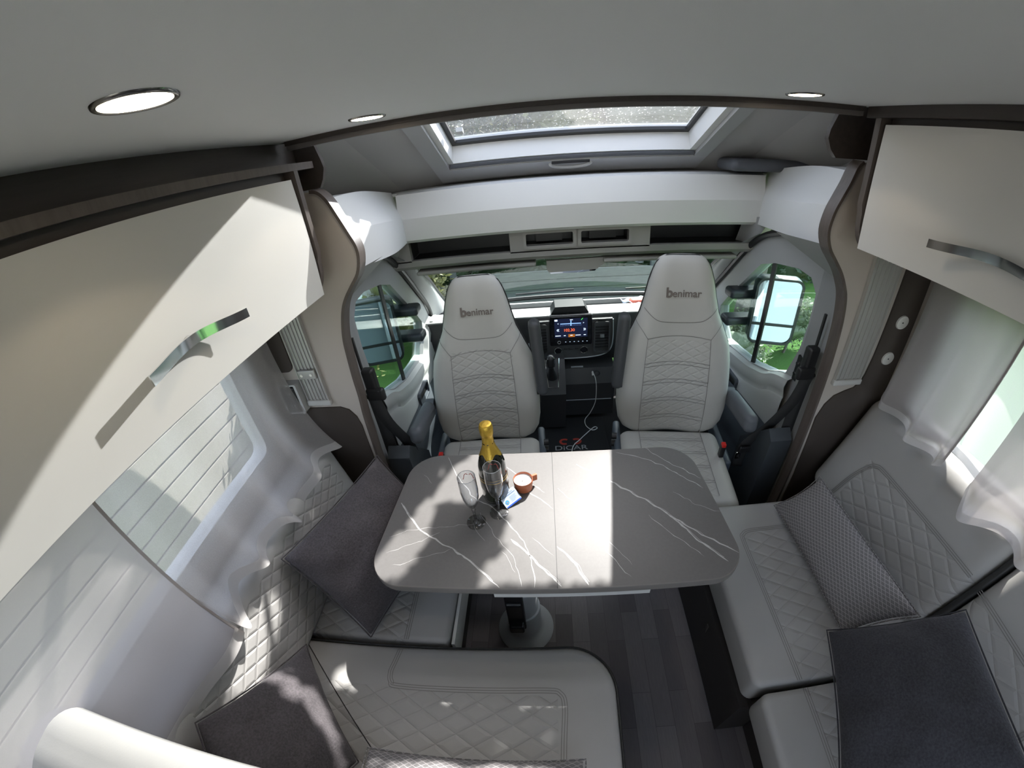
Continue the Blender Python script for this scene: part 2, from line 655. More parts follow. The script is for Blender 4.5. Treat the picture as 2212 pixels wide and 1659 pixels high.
    def build(s, name, mats, parent=None, smooth=35, solid=0, sub=0):
        if not isinstance(mats, (list, tuple)):
            mats = [mats]
        me = bpy.data.meshes.new(name)
        off = Vector((0, 0, 0))
        if parent is not None:
            off = worldloc(parent)
        me.from_pydata([tuple(Vector(p) - off) for p in s.v], [], s.f)
        me.update()
        bm = bmesh.new()
        bm.from_mesh(me)
        # material index kept through the clean-up
        lay = bm.faces.layers.int.new('mi')
        for f, k in zip(bm.faces, s.m):
            f.material_index = k
        bmesh.ops.remove_doubles(bm, verts=bm.verts, dist=1e-6)
        bmesh.ops.recalc_face_normals(bm, faces=bm.faces)
        bm.to_mesh(me)
        bm.free()
        for mm in mats:
            me.materials.append(mm)
        if smooth:
            me.shade_smooth()
            me.set_sharp_from_angle(angle=R(smooth))
        o = bpy.data.objects.new(name, me)
        col.objects.link(o)
        if parent is not None:
            o.parent = parent
        if solid:
            md = o.modifiers.new('solid', 'SOLIDIFY')
            md.thickness = solid
        if sub:
            md = o.modifiers.new('sub', 'SUBSURF')
            md.levels = md.render_levels = sub
        return o


def worldloc(o):
    p = Vector((0, 0, 0))
    while o is not None:
        p += o.location
        o = o.parent
    return p


def thing(name, label, cat, loc=(0, 0, 0), group=None):
    o = bpy.data.objects.new(name, None)
    o.empty_display_size = 0.05
    o.location = loc
    col.objects.link(o)
    return tag(o, label, cat, group)


def tag(o, label, cat, group=None):
    o['label'] = label
    o['category'] = cat
    if group:
        o['group'] = group
    return o


def struct(o, label=None):
    o['kind'] = 'structure'
    if label:
        o['label'] = label
    return o


def text_g(body, size, origin, xdir, ydir, m=0, offset=0.0, extrude=0.0006, align='CENTER', shear=0.0):
    cu = bpy.data.curves.new('txt', 'FONT')
    cu.body = body
    cu.size = size
    cu.offset = offset
    cu.extrude = extrude
    cu.shear = shear
    cu.align_x = align
    cu.align_y = 'CENTER'
    o = bpy.data.objects.new('txt', cu)
    col.objects.link(o)
    bpy.context.view_layer.update()
    me = o.to_mesh()
    X, Y = Vector(xdir).normalized(), Vector(ydir).normalized()
    N = X.cross(Y)
    g = G()
    vs_ = [Vector(origin) + X * v.co.x + Y * v.co.y + N * v.co.z for v in me.vertices]
    g.add(vs_, [tuple(p.vertices) for p in me.polygons], m)
    o.to_mesh_clear()
    bpy.data.objects.remove(o)
    bpy.data.curves.remove(cu)
    return g


def merge(g, h):
    n = len(g.v)
    g.v += h.v
    g.f += [tuple(i + n for i in f) for f in h.f]
    g.m += h.m
    return g


def smooth_path(pts, n=6):
    """Catmull-Rom through the points"""
    P = [Vector(p) for p in pts]
    out = []
    for i in range(len(P) - 1):
        p0, p1, p2, p3 = P[max(i - 1, 0)], P[i], P[i + 1], P[min(i + 2, len(P) - 1)]
        for k in range(n):
            t = k / n
            out.append(0.5 * ((2 * p1) + (-p0 + p2) * t + (2 * p0 - 5 * p1 + 4 * p2 - p3) * t * t + (-p0 + 3 * p1 - 3 * p2 + p3) * t ** 3))
    out.append(P[-1])
    return out


def roundrect(x0, x1, y0, y1, r, n=8):
    pts = []
    rr = r if isinstance(r, (list, tuple)) else [r] * 4
    for (cx, cy, a0, q) in ((x1 - rr[0], y1 - rr[0], 0, rr[0]), (x0 + rr[1], y1 - rr[1], 90, rr[1]), (x0 + rr[2], y0 + rr[2], 180, rr[2]), (x1 - rr[3], y0 + rr[3], 270, rr[3])):
        for i in range(n + 1):
            a = R(a0 + 90 * i / n)
            pts.append((cx + q * math.cos(a), cy + q * math.sin(a)))
    return pts


random.seed(7)

# ------------------------------------------------------------------ the shell of the living area
XL, XR = -1.03, 1.36                      # inner faces of the side walls
CEIL = 1.85

g = G().box(XL - .06, XR + .06, -1.6, 1.30, -0.05, 0.0)
struct(g.build('floor', planks(), smooth=0))
g = G().box(-0.95, 1.30, 1.30, 3.0, -0.06, -0.012)
struct(g.build('floor', M_carpet, smooth=0))

# ceiling of the lounge with a roof hatch added behind the camera for ambient light
g = G()
hx0, hx1, hy0, hy1 = -0.3, 0.6, -1.2, -0.3
g.box(XL, hx0, -1.6, 1.10, CEIL, CEIL + .03)
g.box(hx1, XR, -1.6, 1.10, CEIL, CEIL + .03)
g.box(hx0, hx1, hy1, 1.10, CEIL, CEIL + .03)
g.box(hx0, hx1, -1.6, hy0, CEIL, CEIL + .03)
g.box(XL, XR, 1.07, 1.10, CEIL + .03, 2.32)
struct(g.build('ceiling', M_ceiling, smooth=0))
# dark wooden lip along the front edge of the ceiling
g = G().box(-0.655, 0.885, 1.080, 1.102, CEIL - 0.012, CEIL + .004)
g.box(-0.655, 0.885, 1.086, 1.104, CEIL - 0.024, CEIL - .012, 1)
struct(g.build('trim_1', [M_wood, plain('grey_edge_band', (0.13, 0.115, 0.11), 0.5)], smooth=0))

# side walls with window openings behind the curtains
for sgn, x0, nmx in ((-1, XL, 'wall_left'), (1, XR, 'wall_right')):
    g = G()
    xa, xb = (x0 - .05, x0) if sgn < 0 else (x0, x0 + .05)
    wy0, wy1, wz0, wz1 = -0.32, 0.98, 0.86, 1.42
    g.box(xa, xb, -1.6, 1.30, -0.05, wz0)
    g.box(xa, xb, -1.6, 1.30, wz1, 2.35)
    g.box(xa, xb, -1.6, wy0, wz0, wz1)
    g.box(xa, xb, wy1, 1.30, wz0, wz1)
    struct(g.build(nmx, M_panel, smooth=0))
    w = thing('window_%d' % (1 if sgn < 0 else 2), '', '')
    del w['label'], w['category']
    struct(w)
    g = G()
    xo = (xa + xb) / 2
    fr = G().holed(roundrect(wy0, wy1, wz0, wz1, .05), roundrect(wy0 + .035, wy1 - .035, wz0 + .035, wz1 - .035, .04), 0, xo - .03, xo + .03)
    fr.build('window_frame', M_lightplastic, w, smooth=30)
    G().box(xo - .004, xo + .004, wy0 + .02, wy1 - .02, wz0 + .02, wz1 - .02).build('window_pane', M_pane, w, smooth=0)
g = G().holed([(XL, -.05), (XR, -.05), (XR, 2.35), (XL, 2.35)], [(-.5, 1.0), (.8, 1.0), (.8, 1.7), (-.5, 1.7)], 1, -1.65, -1.6)  # unseen rear opening added so daylight brightens ceiling and seat fronts
struct(g.build('wall_rear', M_cream, smooth=0))
# pane of the added hatch
g = G().holed([(hx0 - .03, hy0 - .03), (hx1 + .03, hy0 - .03), (hx1 + .03, hy1 + .03), (hx0 - .03, hy1 + .03)],
              [(hx0, hy0), (hx1, hy0), (hx1, hy1), (hx0, hy1)], 2, CEIL - .012, CEIL + .10)
h = struct(g.build('window_3', M_white, smooth=0))
G().box(hx0 - .02, hx1 + .02, hy0 - .02, hy1 + .02, CEIL + .085, CEIL + .09).build('window_pane', pane('frosted_pane', (0.75, 0.77, 0.78), 0.6), h, smooth=0)

# ------------------------------------------------------------------ sloped headliner over the cab, with the skylight opening
def slope_z(y):
    return 1.64 + 0.433 * (2.15 - y)


SL = (-0.435, 0.785, 1.13, 2.09)          # x0, x1, y0, y1 of the hole
g = G()
def slab(x0, x1, y0, y1, dz0=0.0, dz1=0.0):
    v = [(x0, y0, slope_z(y0) + dz0), (x1, y0, slope_z(y0) + dz1), (x1, y1, slope_z(y1) + dz1), (x0, y1, slope_z(y1) + dz0)]
    v2 = [(a, b, c + .03) for a, b, c in v]
    g.add(v + v2, [(0, 1, 2, 3), (7, 6, 5, 4), (0, 4, 5, 1), (1, 5, 6, 2), (2, 6, 7, 3), (3, 7, 4, 0)])


slab(SL[0], SL[1], 1.07, SL[2])
slab(SL[0], SL[1], SL[3], 2.42)
slab(-0.70, SL[0], 1.07, 2.42, -0.03, 0)
slab(-1.06, -0.70, 1.07, 2.42, -0.17, -0.03)
slab(SL[1], 1.05, 1.07, 2.42, 0, -0.03)
slab(1.05, 1.42, 1.07, 2.42, -0.03, -0.17)
g.box(-1.06, 1.42, 2.40, 2.43, 1.10, 1.60)
struct(g.build('ceiling', M_greyliner, smooth=25))

# outer side walls above the cab doors
g = G()
g.box(-1.06, -1.03, 1.16, 2.43, 1.40, 2.30)
g.box(1.36, 1.42, 1.16, 2.43, 1.40, 2.30)
struct(g.build('wall_front', M_greyliner, smooth=0))

# ------------------------------------------------------------------ skylight
sky = thing('skylight', 'large tilted roof window with grey surround above the cab', 'skylight', (0.175, 1.61, 1.90))
TS = math.atan(0.433)
sl_c, sl_s = math.cos(TS), math.sin(TS)
def sp(x, t, n):
    """x across, t down the slope from y=2.15, n above the headliner"""
    return (x, 2.15 - t * sl_c + n * sl_s, 1.64 + t * sl_s + n * sl_c)


def slopebox(g, x0, x1, t0, t1, n0, n1, m=0):
    v = [sp(x, t, n) for x in (x0, x1) for t in (t0, t1) for n in (n0, n1)]
    return g.add(v, [(0, 1, 3, 2), (4, 6, 7, 5), (0, 4, 5, 1), (2, 3, 7, 6), (0, 2, 6, 4), (1, 5, 7, 3)], m)


def slopering(g, o, i, n0, n1, m=0):
    base_n = len(g.v)
    h = G().holed([(o[0], o[2]), (o[1], o[2]), (o[1], o[3]), (o[0], o[3])], [(i[0], i[2]), (i[1], i[2]), (i[1], i[3]), (i[0], i[3])], 2, n0, n1, m, n=4)
    h.v = [sp(*p) for p in h.v]
    return merge(g, h)


g = G()
slopering(g, (-0.475, 0.83, -0.02, 1.17), (-0.40, 0.765, 0.135, 1.08), -0.020, 0.0)
g.build('surround', plain('surround_plastic', (0.43, 0.43, 0.435), 0.5, bscale=500), sky, smooth=0)
g = G()
slopering(g, (-0.435, 0.785, 0.10, 1.10), (-0.375, 0.735, 0.17, 1.06), 0.0, 0.13)
g.build('inner_frame', M_white, sky, smooth=0)
g = G()
slopering(g, (-0.385, 0.745, 0.155, 1.07), (-0.352, 0.715, 0.20, 1.04), 0.085, 0.10)
g.build('pane_seal', M_black, sky, smooth=0)
g = G()
slopebox(g, -0.43, 0.78, 0.10, 1.10, 0.118, 0.122)
m = pane('skylight_pane', (0.90, 0.91, 0.92), 0.9)
nt = m.node_tree
dr = nt.nodes.new('ShaderNodeTexVoronoi')
dr.inputs['Scale'].default_value = 60
nt.links.new(objco(nt), dr.inputs['Vector'])
ml = nt.nodes.new('ShaderNodeBsdfTranslucent')
ml.inputs[0].default_value = (0.9, 0.9, 0.9, 1)
mk = nt.nodes.new('ShaderNodeMixShader')
outn = [n for n in nt.nodes if n.type == 'OUTPUT_MATERIAL'][0]
spot = mth(nt, 'ADD', mth(nt, 'MULTIPLY', mth(nt, 'LESS_THAN', dr.outputs['Distance'], 0.16), 0.20), 0.030)
nt.links.new(spot, mk.inputs[0])
nt.links.new(outn.inputs[0].links[0].from_socket, mk.inputs[1])
nt.links.new(ml.outputs[0], mk.inputs[2])
nt.links.new(mk.outputs[0], outn.inputs[0])
g.build('glass_pane', m, sky, smooth=0)
g = G()
g.tube([sp(-0.395, 0.150, -0.004), sp(0.76, 0.150, -0.004)], 0.013, 10)
slopebox(g, -0.398, 0.762, 0.135, 0.150, -0.014, -0.002, 1)
g.build('blind_bar', [plain('brushed_pile', (0.10, 0.105, 0.12), 0.6, bscale=300, bstr=1.0), M_alu], sky)
g = G()
arc = [sp(0.175 + 0.095 * math.cos(a), 0.112 - 0.045 * math.sin(a), -0.026) for a in [math.pi * k / 14 for k in range(15)]]
g.tube(arc, 0.010, 8)
g.tube([sp(0.085, 0.125, -0.022), sp(0.265, 0.125, -0.022)], 0.009, 8, 1)
g.build('grip', [M_lightplastic, M_black], sky)
for k, x in enumerate((-0.40, 0.175, 0.75)):
    G().lathe([(0.0001, -.003), (0.007, -.002), (0.008, 0.0)], sp(x, 0.03, -0.021), 12).build('screw', M_chrome, sky)
G().add([sp(x, t, n) for x in (-0.33, -0.30) for t in (0.27, 0.30) for n in (0.09, 0.11)], [(0, 1, 3, 2), (4, 6, 7, 5), (0, 4, 5, 1), (2, 3, 7, 6), (0, 2, 6, 4), (1, 5, 7, 3)]).build('catch', M_lightplastic, sky)

# ------------------------------------------------------------------ overcab fascia: white beam across, wings back to the partitions
bm_ = thing('overcab_fascia', 'white faceted fascia beam running across above the windscreen', 'fascia', (0.215, 1.95, 1.36))
g = G()
prof = [(2.00, 1.604), (1.955, 1.597), (1.925, 1.482), (1.945, 1.372), (1.965, 1.357), (2.05, 1.36), (2.05, 1.604)]
g.prism(prof, 0, -0.672, 1.112)
g.build('centre_beam', M_white, bm_, smooth=20)
def wing(secs, name):
    g = G()
    n = 8
    # each section: shelf back, top, mid, bottom, underside back
    pts = []
    ns = len(secs[0])
    paths = [smooth_path([s[i] for s in secs], n) for i in range(ns)]
    L = len(paths[0])
    vs_ = [paths[i][k] for i in range(ns) for k in range(L)]
    fs_ = []
    for i in range(ns - 1):
        for k in range(L - 1):
            fs_.append((i * L + k, i * L + k + 1, (i + 1) * L + k + 1, (i + 1) * L + k))
    g.add(vs_, fs_)
    return g.build(name, M_white, bm_, smooth=25)


def mirx(s, c):
    return [[(2 * c - p[0], p[1], p[2]) for p in sec] for sec in s]


secL = [
    [(-0.98, 1.188, 1.680), (-0.630, 1.188, 1.676), (-0.572, 1.188, 1.572), (-0.580, 1.188, 1.448), (-0.98, 1.188, 1.440)],
    [(-1.00, 1.60, 1.665), (-0.680, 1.58, 1.662), (-0.600, 1.57, 1.530), (-0.590, 1.56, 1.400), (-1.00, 1.60, 1.40)],
    [(-1.00, 2.05, 1.605), (-0.720, 2.04, 1.608), (-0.652, 1.935, 1.482), (-0.658, 1.952, 1.362), (-1.00, 2.06, 1.358)],
]
secR = [
    [(1.355, 1.188, 1.680), (0.968, 1.188, 1.676), (0.918, 1.188, 1.572), (0.925, 1.188, 1.448), (1.355, 1.188, 1.440)],
    [(1.38, 1.60, 1.672), (1.095, 1.58, 1.668), (1.010, 1.57, 1.530), (1.010, 1.56, 1.400), (1.38, 1.60, 1.40)],
    [(1.38, 2.05, 1.612), (1.165, 2.04, 1.616), (1.100, 1.935, 1.488), (1.100, 1.952, 1.362), (1.38, 2.06, 1.358)],
]
wing(secL, 'side_wing')
wing(secR, 'side_wing')
g = G().box(-1.0, 1.38, 2.03, 2.40, 1.585, 1.60)
g.build('shelf', M_white, bm_, smooth=0)

# ------------------------------------------------------------------ overhead console under the beam
con = thing('overhead_console', 'dark grey overhead storage console with open trays above the windscreen', 'console', (0.215, 2.0, 1.24))
CY = 2.0
g = G()
zt, zb = 1.372, 1.250
holes = [(-0.665, -0.145), (-0.062, 0.172), (0.212, 0.451), (0.560, 1.150)]
xs = [-0.86]
g.box(-0.86, 1.27, CY - .012, CY + .02, 1.357, 1.40)
g.box(-0.86, 1.27, CY - .012, CY + .02, 1.225, 1.256)
edges = [-0.86] + [e for h_ in holes for e in h_] + [1.27]
for k in range(0, len(edges), 2):
    g.box(edges[k], edges[k + 1], CY - .012, CY + .02, 1.25, 1.36)
# lower roll and header down to the windscreen
g.add([(x, y, z) for x in (-0.86, 1.27) for (y, z) in ((CY - .012, 1.225), (CY + .012, 1.205), (2.10, 1.185), (2.16, 1.20), (2.16, 1.36), (CY + .25, 1.40))],
      [(0, 1, 7, 6), (1, 2, 8, 7), (2, 3, 9, 8), (3, 4, 10, 9), (4, 5, 11, 10), (0, 5, 4, 3, 2, 1), (6, 7, 8, 9, 10, 11)])
g.build('console_shell', plain('taupe_grey_plastic', (0.27, 0.26, 0.245), 0.7, bscale=600, bstr=0.1), con, smooth=30)
for k, (a, b_) in enumerate(holes):
    g = G()
    z0, z1, dp = (1.258, 1.356, 0.152) if k in (0, 3) else (1.282, 1.342, 0.12)
    w_ = .003
    g.box(a - w_, b_ + w_, CY + dp, CY + dp + .005, z0 - w_, z1 + w_)
    g.box(a - w_, b_ + w_, CY - .004, CY + dp, z0 - w_ - .004, z0 - w_)
    g.box(a - w_, b_ + w_, CY - .004, CY + dp, z1 + w_, z1 + w_ + .004)
    g.box(a - w_ - .004, a - w_, CY - .004, CY + dp, z0, z1)
    g.box(b_ + w_, b_ + w_ + .004, CY - .004, CY + dp, z0, z1)
    if k in (1, 2):
        g.holed(roundrect(a - .016, b_ + .016, z0 - .016, z1 + .016, .012), roundrect(a, b_, z0, z1, .008), 1, CY - .022, CY - .002, 1)
        g.box(a, b_, CY - .012, CY + .02, z1, 1.36, 1).box(a, b_, CY - .012, CY + .02, 1.25, z0, 1)
        g.box(a + .05, b_ - .05, CY + .06, CY + .065, z0 + .004, z1 - .01, 0)
    g.build('tray' if k in (0, 3) else 'cubby', [M_black, plain('taupe_grey_plastic', (0.27, 0.26, 0.245), 0.7)], con, smooth=30)

for x0, x1, lab in ((-0.66, -0.02, 'long grey sun visor folded up above left seat'), (0.33, 1.05, 'long grey sun visor folded up above right seat')):
    g = G().rbox(((x0 + x1) / 2, 2.085, 1.178), (x1 - x0, 0.16, 0.022), 0.0105, 8)
    tag(g.build('sun_visor', plain('visor_cloth', (0.30, 0.29, 0.275), 0.85, bscale=500), smooth=40), lab, 'sun visor')
mir = thing('rearview_mirror', 'wide interior rear view mirror with beige cover at the windscreen top', 'mirror', (0.19, 2.07, 1.16))
G().prism([(0.035, 1.185), (0.36, 1.19), (0.345, 1.165), (0.30, 1.128), (0.045, 1.122), (0.035, 1.14)], 1, 2.035, 2.06).build('mirror_housing', plain('visor_cloth', (0.30, 0.29, 0.275), 0.85), mir, smooth=20)
G().prism([(0.045, 1.126), (0.30, 1.132), (0.29, 1.119), (0.20, 1.113), (0.055, 1.114)], 1, 2.038, 2.05).build('mirror_glass', M_mirror, mir, smooth=0)

# ------------------------------------------------------------------ S-curved partitions between lounge and cab
LC = [(-0.650, 1.706), (-0.627, 1.700), (-0.604, 1.674), (-0.584, 1.627), (-0.563, 1.573), (-0.547, 1.528), (-0.548, 1.489), (-0.564, 1.445), (-0.595, 1.408), (-0.625, 1.372), (-0.647, 1.335), (-0.666, 1.281), (-0.680, 1.222), (-0.686, 1.159), (-0.692, 1.068), (-0.695, 0.985), (-0.703, 0.900), (-0.708, 0.780), (-0.712, 0.665), (-0.712, 0.45), (-0.712, 0.0)]
RC = [(0.960, 1.706), (0.945, 1.690), (0.930, 1.645), (0.912, 1.602), (0.895, 1.557), (0.889, 1.501), (0.907, 1.450), (0.939, 1.411), (0.973, 1.371), (0.999, 1.329), (1.020, 1.282), (1.036, 1.199), (1.045, 1.095), (1.052, 0.963), (1.056, 0.790), (1.062, 0.45), (1.062, 0.0)]
for side, C_, xw in ((-1, LC, XL), (1, RC, XR)):
    lab = 'beige partition board with S-curved dark edge behind the %s cab seat' % ('left' if side < 0 else 'right')
    t = thing('partition_panel', lab, 'partition', (C_[-1][0], 1.14, 0))
    cv = [(p.x, p.y) for p in smooth_path([(a, b_, 0) for a, b_ in C_], 4)]
    G().prism([(xw, 1.706)] + cv + [(xw, 0.0)], 1, 1.140, 1.165).build('board', M_panel, t, smooth=40)
    g = G()
    n = len(cv)
    vs_ = []
    for i, (x, z) in enumerate(cv):
        a, b_ = cv[max(0, i - 1)], cv[min(n - 1, i + 1)]
        tx, tz = b_[0] - a[0], b_[1] - a[1]
        l = math.hypot(tx, tz)
        nx, nz = (-tz / l, tx / l)
        if nx * side > 0:
            nx, nz = -nx, -nz
        for (o_, y) in ((-.004, 1.134), (.006, 1.134), (.006, 1.182), (-.004, 1.182)):
            vs_.append((x + nx * o_, y, z + nz * o_))
    fs_ = [(4 * i + k, 4 * i + (k + 1) % 4, 4 * i + 4 + (k + 1) % 4, 4 * i + 4 + k) for i in range(n - 1) for k in range(4)]
    g.add(vs_, fs_)
    g.build('edge_band', M_woodedge, t, smooth=50)
    # brown felt panel at the bottom, rounded corner
    if side < 0:
        pl = [(XL, 0.0), (XL, 0.944), (-0.79, 0.944), (-0.757, 0.930), (-0.735, 0.895), (-0.727, 0.85), (-0.730, 0.64), (-0.730, 0.0)]
        G().prism(pl, 1, 1.134, 1.1405).build('lower_board', M_brown, t, smooth=30)
        pl = roundrect(XL, -0.925, 1.112, 1.42, [.001, .001, .001, .03])
        G().prism(pl, 1, 1.134, 1.1405).build('upper_board', M_brown, t, smooth=30)
    else:
        pl = [(XR, 0.0), (1.088, 0.0), (1.086, 0.45), (1.073, 0.78), (1.090, 0.845), (1.118, 0.885), (1.16, 0.905), (1.195, 0.918), (1.215, 0.940), (1.224, 0.975), (1.230, 1.06), (1.236, 1.40), (1.236, 1.50), (XR, 1.50)]
        G().prism(pl, 1, 1.134, 1.1405).build('lower_board', M_brown, t, smooth=30)
    # aluminium rail
    xa, xb, z0 = (-0.913, -0.816, 0.968) if side < 0 else (1.084, 1.205, 0.945)
    r = thing('wall_rail', ('wide aluminium table rail with screwed bracket beside the sockets' if side < 0 else 'wide aluminium table rail beside the brown board with two white caps'), 'rail', ((xa + xb) / 2, 1.138, z0))
    g = G().box(xa, xb, 1.132, 1.1402, z0, 1.50)
    for k in range(7):
        x = xa + .004 + (xb - xa - .008) * k / 6
        g.box(x - .0022, x + .0022, 1.124 if k in (0, 6) else 1.128, 1.133, z0 + .016, 1.50)
    g.build('channel', M_alu, r, smooth=0)
    G().rbox(((xa + xb) / 2, 1.131, z0 + .006), (xb - xa + .006, .022, .024), .006, 2).build('end_cap', M_lightplastic, r)
    if side < 0:
        g = G().rbox((-0.864, 1.121, 1.105), (.072, .012, .036), .003, 2)
        g.build('bracket', M_alu, r)
        for x in (-0.884, -0.845):
            G().tube([(x, 1.116, 1.105), (x, 1.112, 1.105)], .006, 10).build('screw', M_chrome, r)
    else:
        for z, q in ((1.192, 'upper'), (1.044, 'lower')):
            g = G().tube([(1.298, 1.1335, z), (1.298, 1.1285, z)], [.027, .025], 28).tube([(1.298, 1.129, z), (1.298, 1.1275, z)], .003, 8, 1)
            tag(g.build('screw_cap', [M_cream, M_darkplastic], smooth=40), 'round white cap on the dark brown board, %s of the two' % q, 'cap')

sock = thing('socket_box', 'double black socket box with grey surround beneath the left rail', 'socket', (-0.955, 1.13, 1.0))
g = G().holed(roundrect(-1.003, -0.920, 0.945, 1.075, .008), roundrect(-0.997, -0.930, 0.951, 1.069, .004), 1, 1.100, 1.140)
g.build('frame', M_lightplastic, sock)
for z in (1.037, 0.982):
    f = G().rbox((-0.9635, 1.120, z), (.062, .04, .051), .006, 2).build('socket', M_black, sock)
    G().box(-0.972, -0.966, 1.098, 1.101, z - .004, z + .006).box(-0.958, -0.952, 1.098, 1.101, z - .004, z + .006).build('usb_port', M_lightplastic, f)

# ------------------------------------------------------------------ overhead cabinets
def cabinet(side):
    L = side < 0
    xf = -0.63 if L else 0.91
    xw = XL + .006 if L else XR - .008
    zb, zt = (1.425, 1.750) if L else (1.480, 1.806)
    ye = 1.030
    s = 1 if L else -1
    t = thing('overhead_cabinet', ('cream overhead cabinet with dark oak frame on the left, crossed by a spot beam' if L else 'cream overhead cabinet with dark oak frame on the right, in shade'), 'cabinet', (xf, 0.3, zb))
    g = G()
    g.box(min(xw, xf - s * .022), max(xw, xf - s * .022), -1.55, ye, zb + .004, zb + .018)
    g.box(min(xf - s * .022, xf - s * .036), max(xf - s * .022, xf - s * .036), -1.55, ye, zb, zt + .03)
    g.build('carcass', M_wood, t, smooth=0)
    # the far end panel with its rounded lower corner
    x1 = xf + s * .012
    pl = [(xw, zb - .002)] + [(xf - s * .05 + s * .055 * math.sin(R(a)), zb - .006 + .10 * (1 - math.cos(R(a)))) for a in range(0, 91, 10)] + [(x1, zb + .12), (x1 - s * .004, zt + .02), (x1 - s * .02, zt + .024), (xw, zt + .024)]
    G().prism(pl, 1, ye + .006, ye + .026).build('end_panel', M_woodedge, t, smooth=40)
    # cream front, a little bowed
    for (y0, y1, vis) in ((-0.30, ye - .004, True), (-1.5, -0.306, False)):
        g = G()
        def f(u, v):
            y = y0 + (y1 - y0) * u
            z = zb + (zt - zb) * v
            return (xf + s * .006 * math.sin(math.pi * v), y, z)
        g.grid(f, 12, 8)
        g.grid(lambda u, v: (f(u, v)[0] - s * .018, f(u, v)[1], f(u, v)[2]), 12, 8)
        for v in (0, 1):
            g.grid(lambda u, w: (f(u, v)[0] - s * .018 * w, f(u, v)[1], f(u, v)[2]), 12, 1)
        for u in (0, 1):
            g.grid(lambda v, w: (f(u, v)[0] - s * .018 * w, f(u, v)[1], f(u, v)[2]), 8, 1)
        d = g.build('door', M_cream, t, smooth=40)
        if not vis:
            continue
        # bow handle
        ya, yb, zh, off = (0.395, 0.655, 1.527, .034) if L else (0.48, 0.765, 1.568, .034)
        g = G()
        n = 18
        def hp(u):
            y = ya + (yb - ya) * u
            bow = off - .022 * math.sin(math.pi * u) ** 1.0
            return y, xf + s * (.006 + bow), zh - .004 * math.cos(2 * math.pi * u)
        vs_, fs_ = [], []
        for i in range(n + 1):
            y, x, z = hp(i / n)
            hh = .0095
            for (dx, dz) in ((0, -hh), (0, hh), (s * .0035, hh), (s * .0035, -hh)):
                vs_.append((x + dx, y, z + dz))
        for i in range(n):
            for k in range(4):
                fs_.append((4 * i + k, 4 * i + (k + 1) % 4, 4 * i + 4 + (k + 1) % 4, 4 * i + 4 + k))
        fs_ += [(3, 2, 1, 0), (4 * n, 4 * n + 1, 4 * n + 2, 4 * n + 3)]
        g.add(vs_, fs_)
        ym, xm, zm = hp(.5)
        g.tube([(xf, ym, zm), (xm, ym, zm)], .008, 14)
        g.build('handle', M_chrome, d, smooth=30)
    if L:
        G().box(xw, xf - .055, -1.55, 1.165, 1.790, CEIL).build('top_board', M_wood, t, smooth=0)
        G().box(xw, xf + .004, -1.55, 1.128, 1.771, 1.790).box(-0.70, xf + .004, 1.127, 1.155, 1.771, 1.790).build('shelf_board', M_woodedge, t, smooth=0)
        G().box(xw, xf - .03, -1.55, 1.06, 1.750, 1.771).build('recess_strip', M_wood, t, smooth=0)
        pl = [(xw, 1.712), (-0.628, 1.712), (-0.613, 1.735), (-0.602, 1.765), (-0.606, 1.79), (-0.622, CEIL), (-0.624, 1.862), (xw, 1.862)]
    else:
        G().box(xf + .03, xw, -1.55, 1.06, 1.806, 1.822).build('recess_strip', M_wood, t, smooth=0)
        G().box(xf - .018, xw, -1.55, 1.08, 1.822, CEIL).build('top_board', M_wood, t, smooth=0)
        pl = [(xw, 1.712), (0.884, 1.712), (0.862, 1.735), (0.848, 1.765), (0.852, 1.79), (0.872, 1.835), (0.880, 1.862), (xw, 1.862)]
    G().prism(pl, 1, 1.168, 1.185).build('side_cheek', M_wood, t, smooth=40)


cabinet(-1)
cabinet(1)

# ------------------------------------------------------------------ downlights
M_led = emit('warm_led', (1.0, 0.86, 0.62), 14.0)
for (x, y, lab) in ((-0.364, 0.355, 'large looking round recessed downlight nearest the camera, left'), (-0.357, 0.945, 'round recessed downlight near the front lip, left of the skylight'), (0.612, 0.948, 'round recessed downlight near the front lip, right of the skylight')):
    t = thing('downlight', lab, 'ceiling light', (x, y, CEIL), 'recessed downlights')
    G().lathe([(0.0365, 0.0005), (0.0355, -.0022), (0.0385, -.0036), (0.0410, -.0026), (0.042, 0.0005)], (x, y, CEIL), 40).build('ring', plain('dark_nickel', (0.28, 0.27, 0.26), 0.2, 1.0), t, smooth=60)
    G().lathe([(0.0001, -.0024), (0.034, -.0024), (0.0362, 0.0)], (x, y, CEIL), 32).build('lens', M_led, t)
    ld = bpy.data.lights.new('downlight_glow', 'SPOT')
    ld.energy = 0.9
    ld.color = (1.0, 0.82, 0.6)
    ld.spot_size = R(120)
    ld.shadow_soft_size = 0.03
    lo = bpy.data.objects.new('downlight_glow', ld)
    lo.location = (x, y, CEIL - .006)
    col.objects.link(lo)

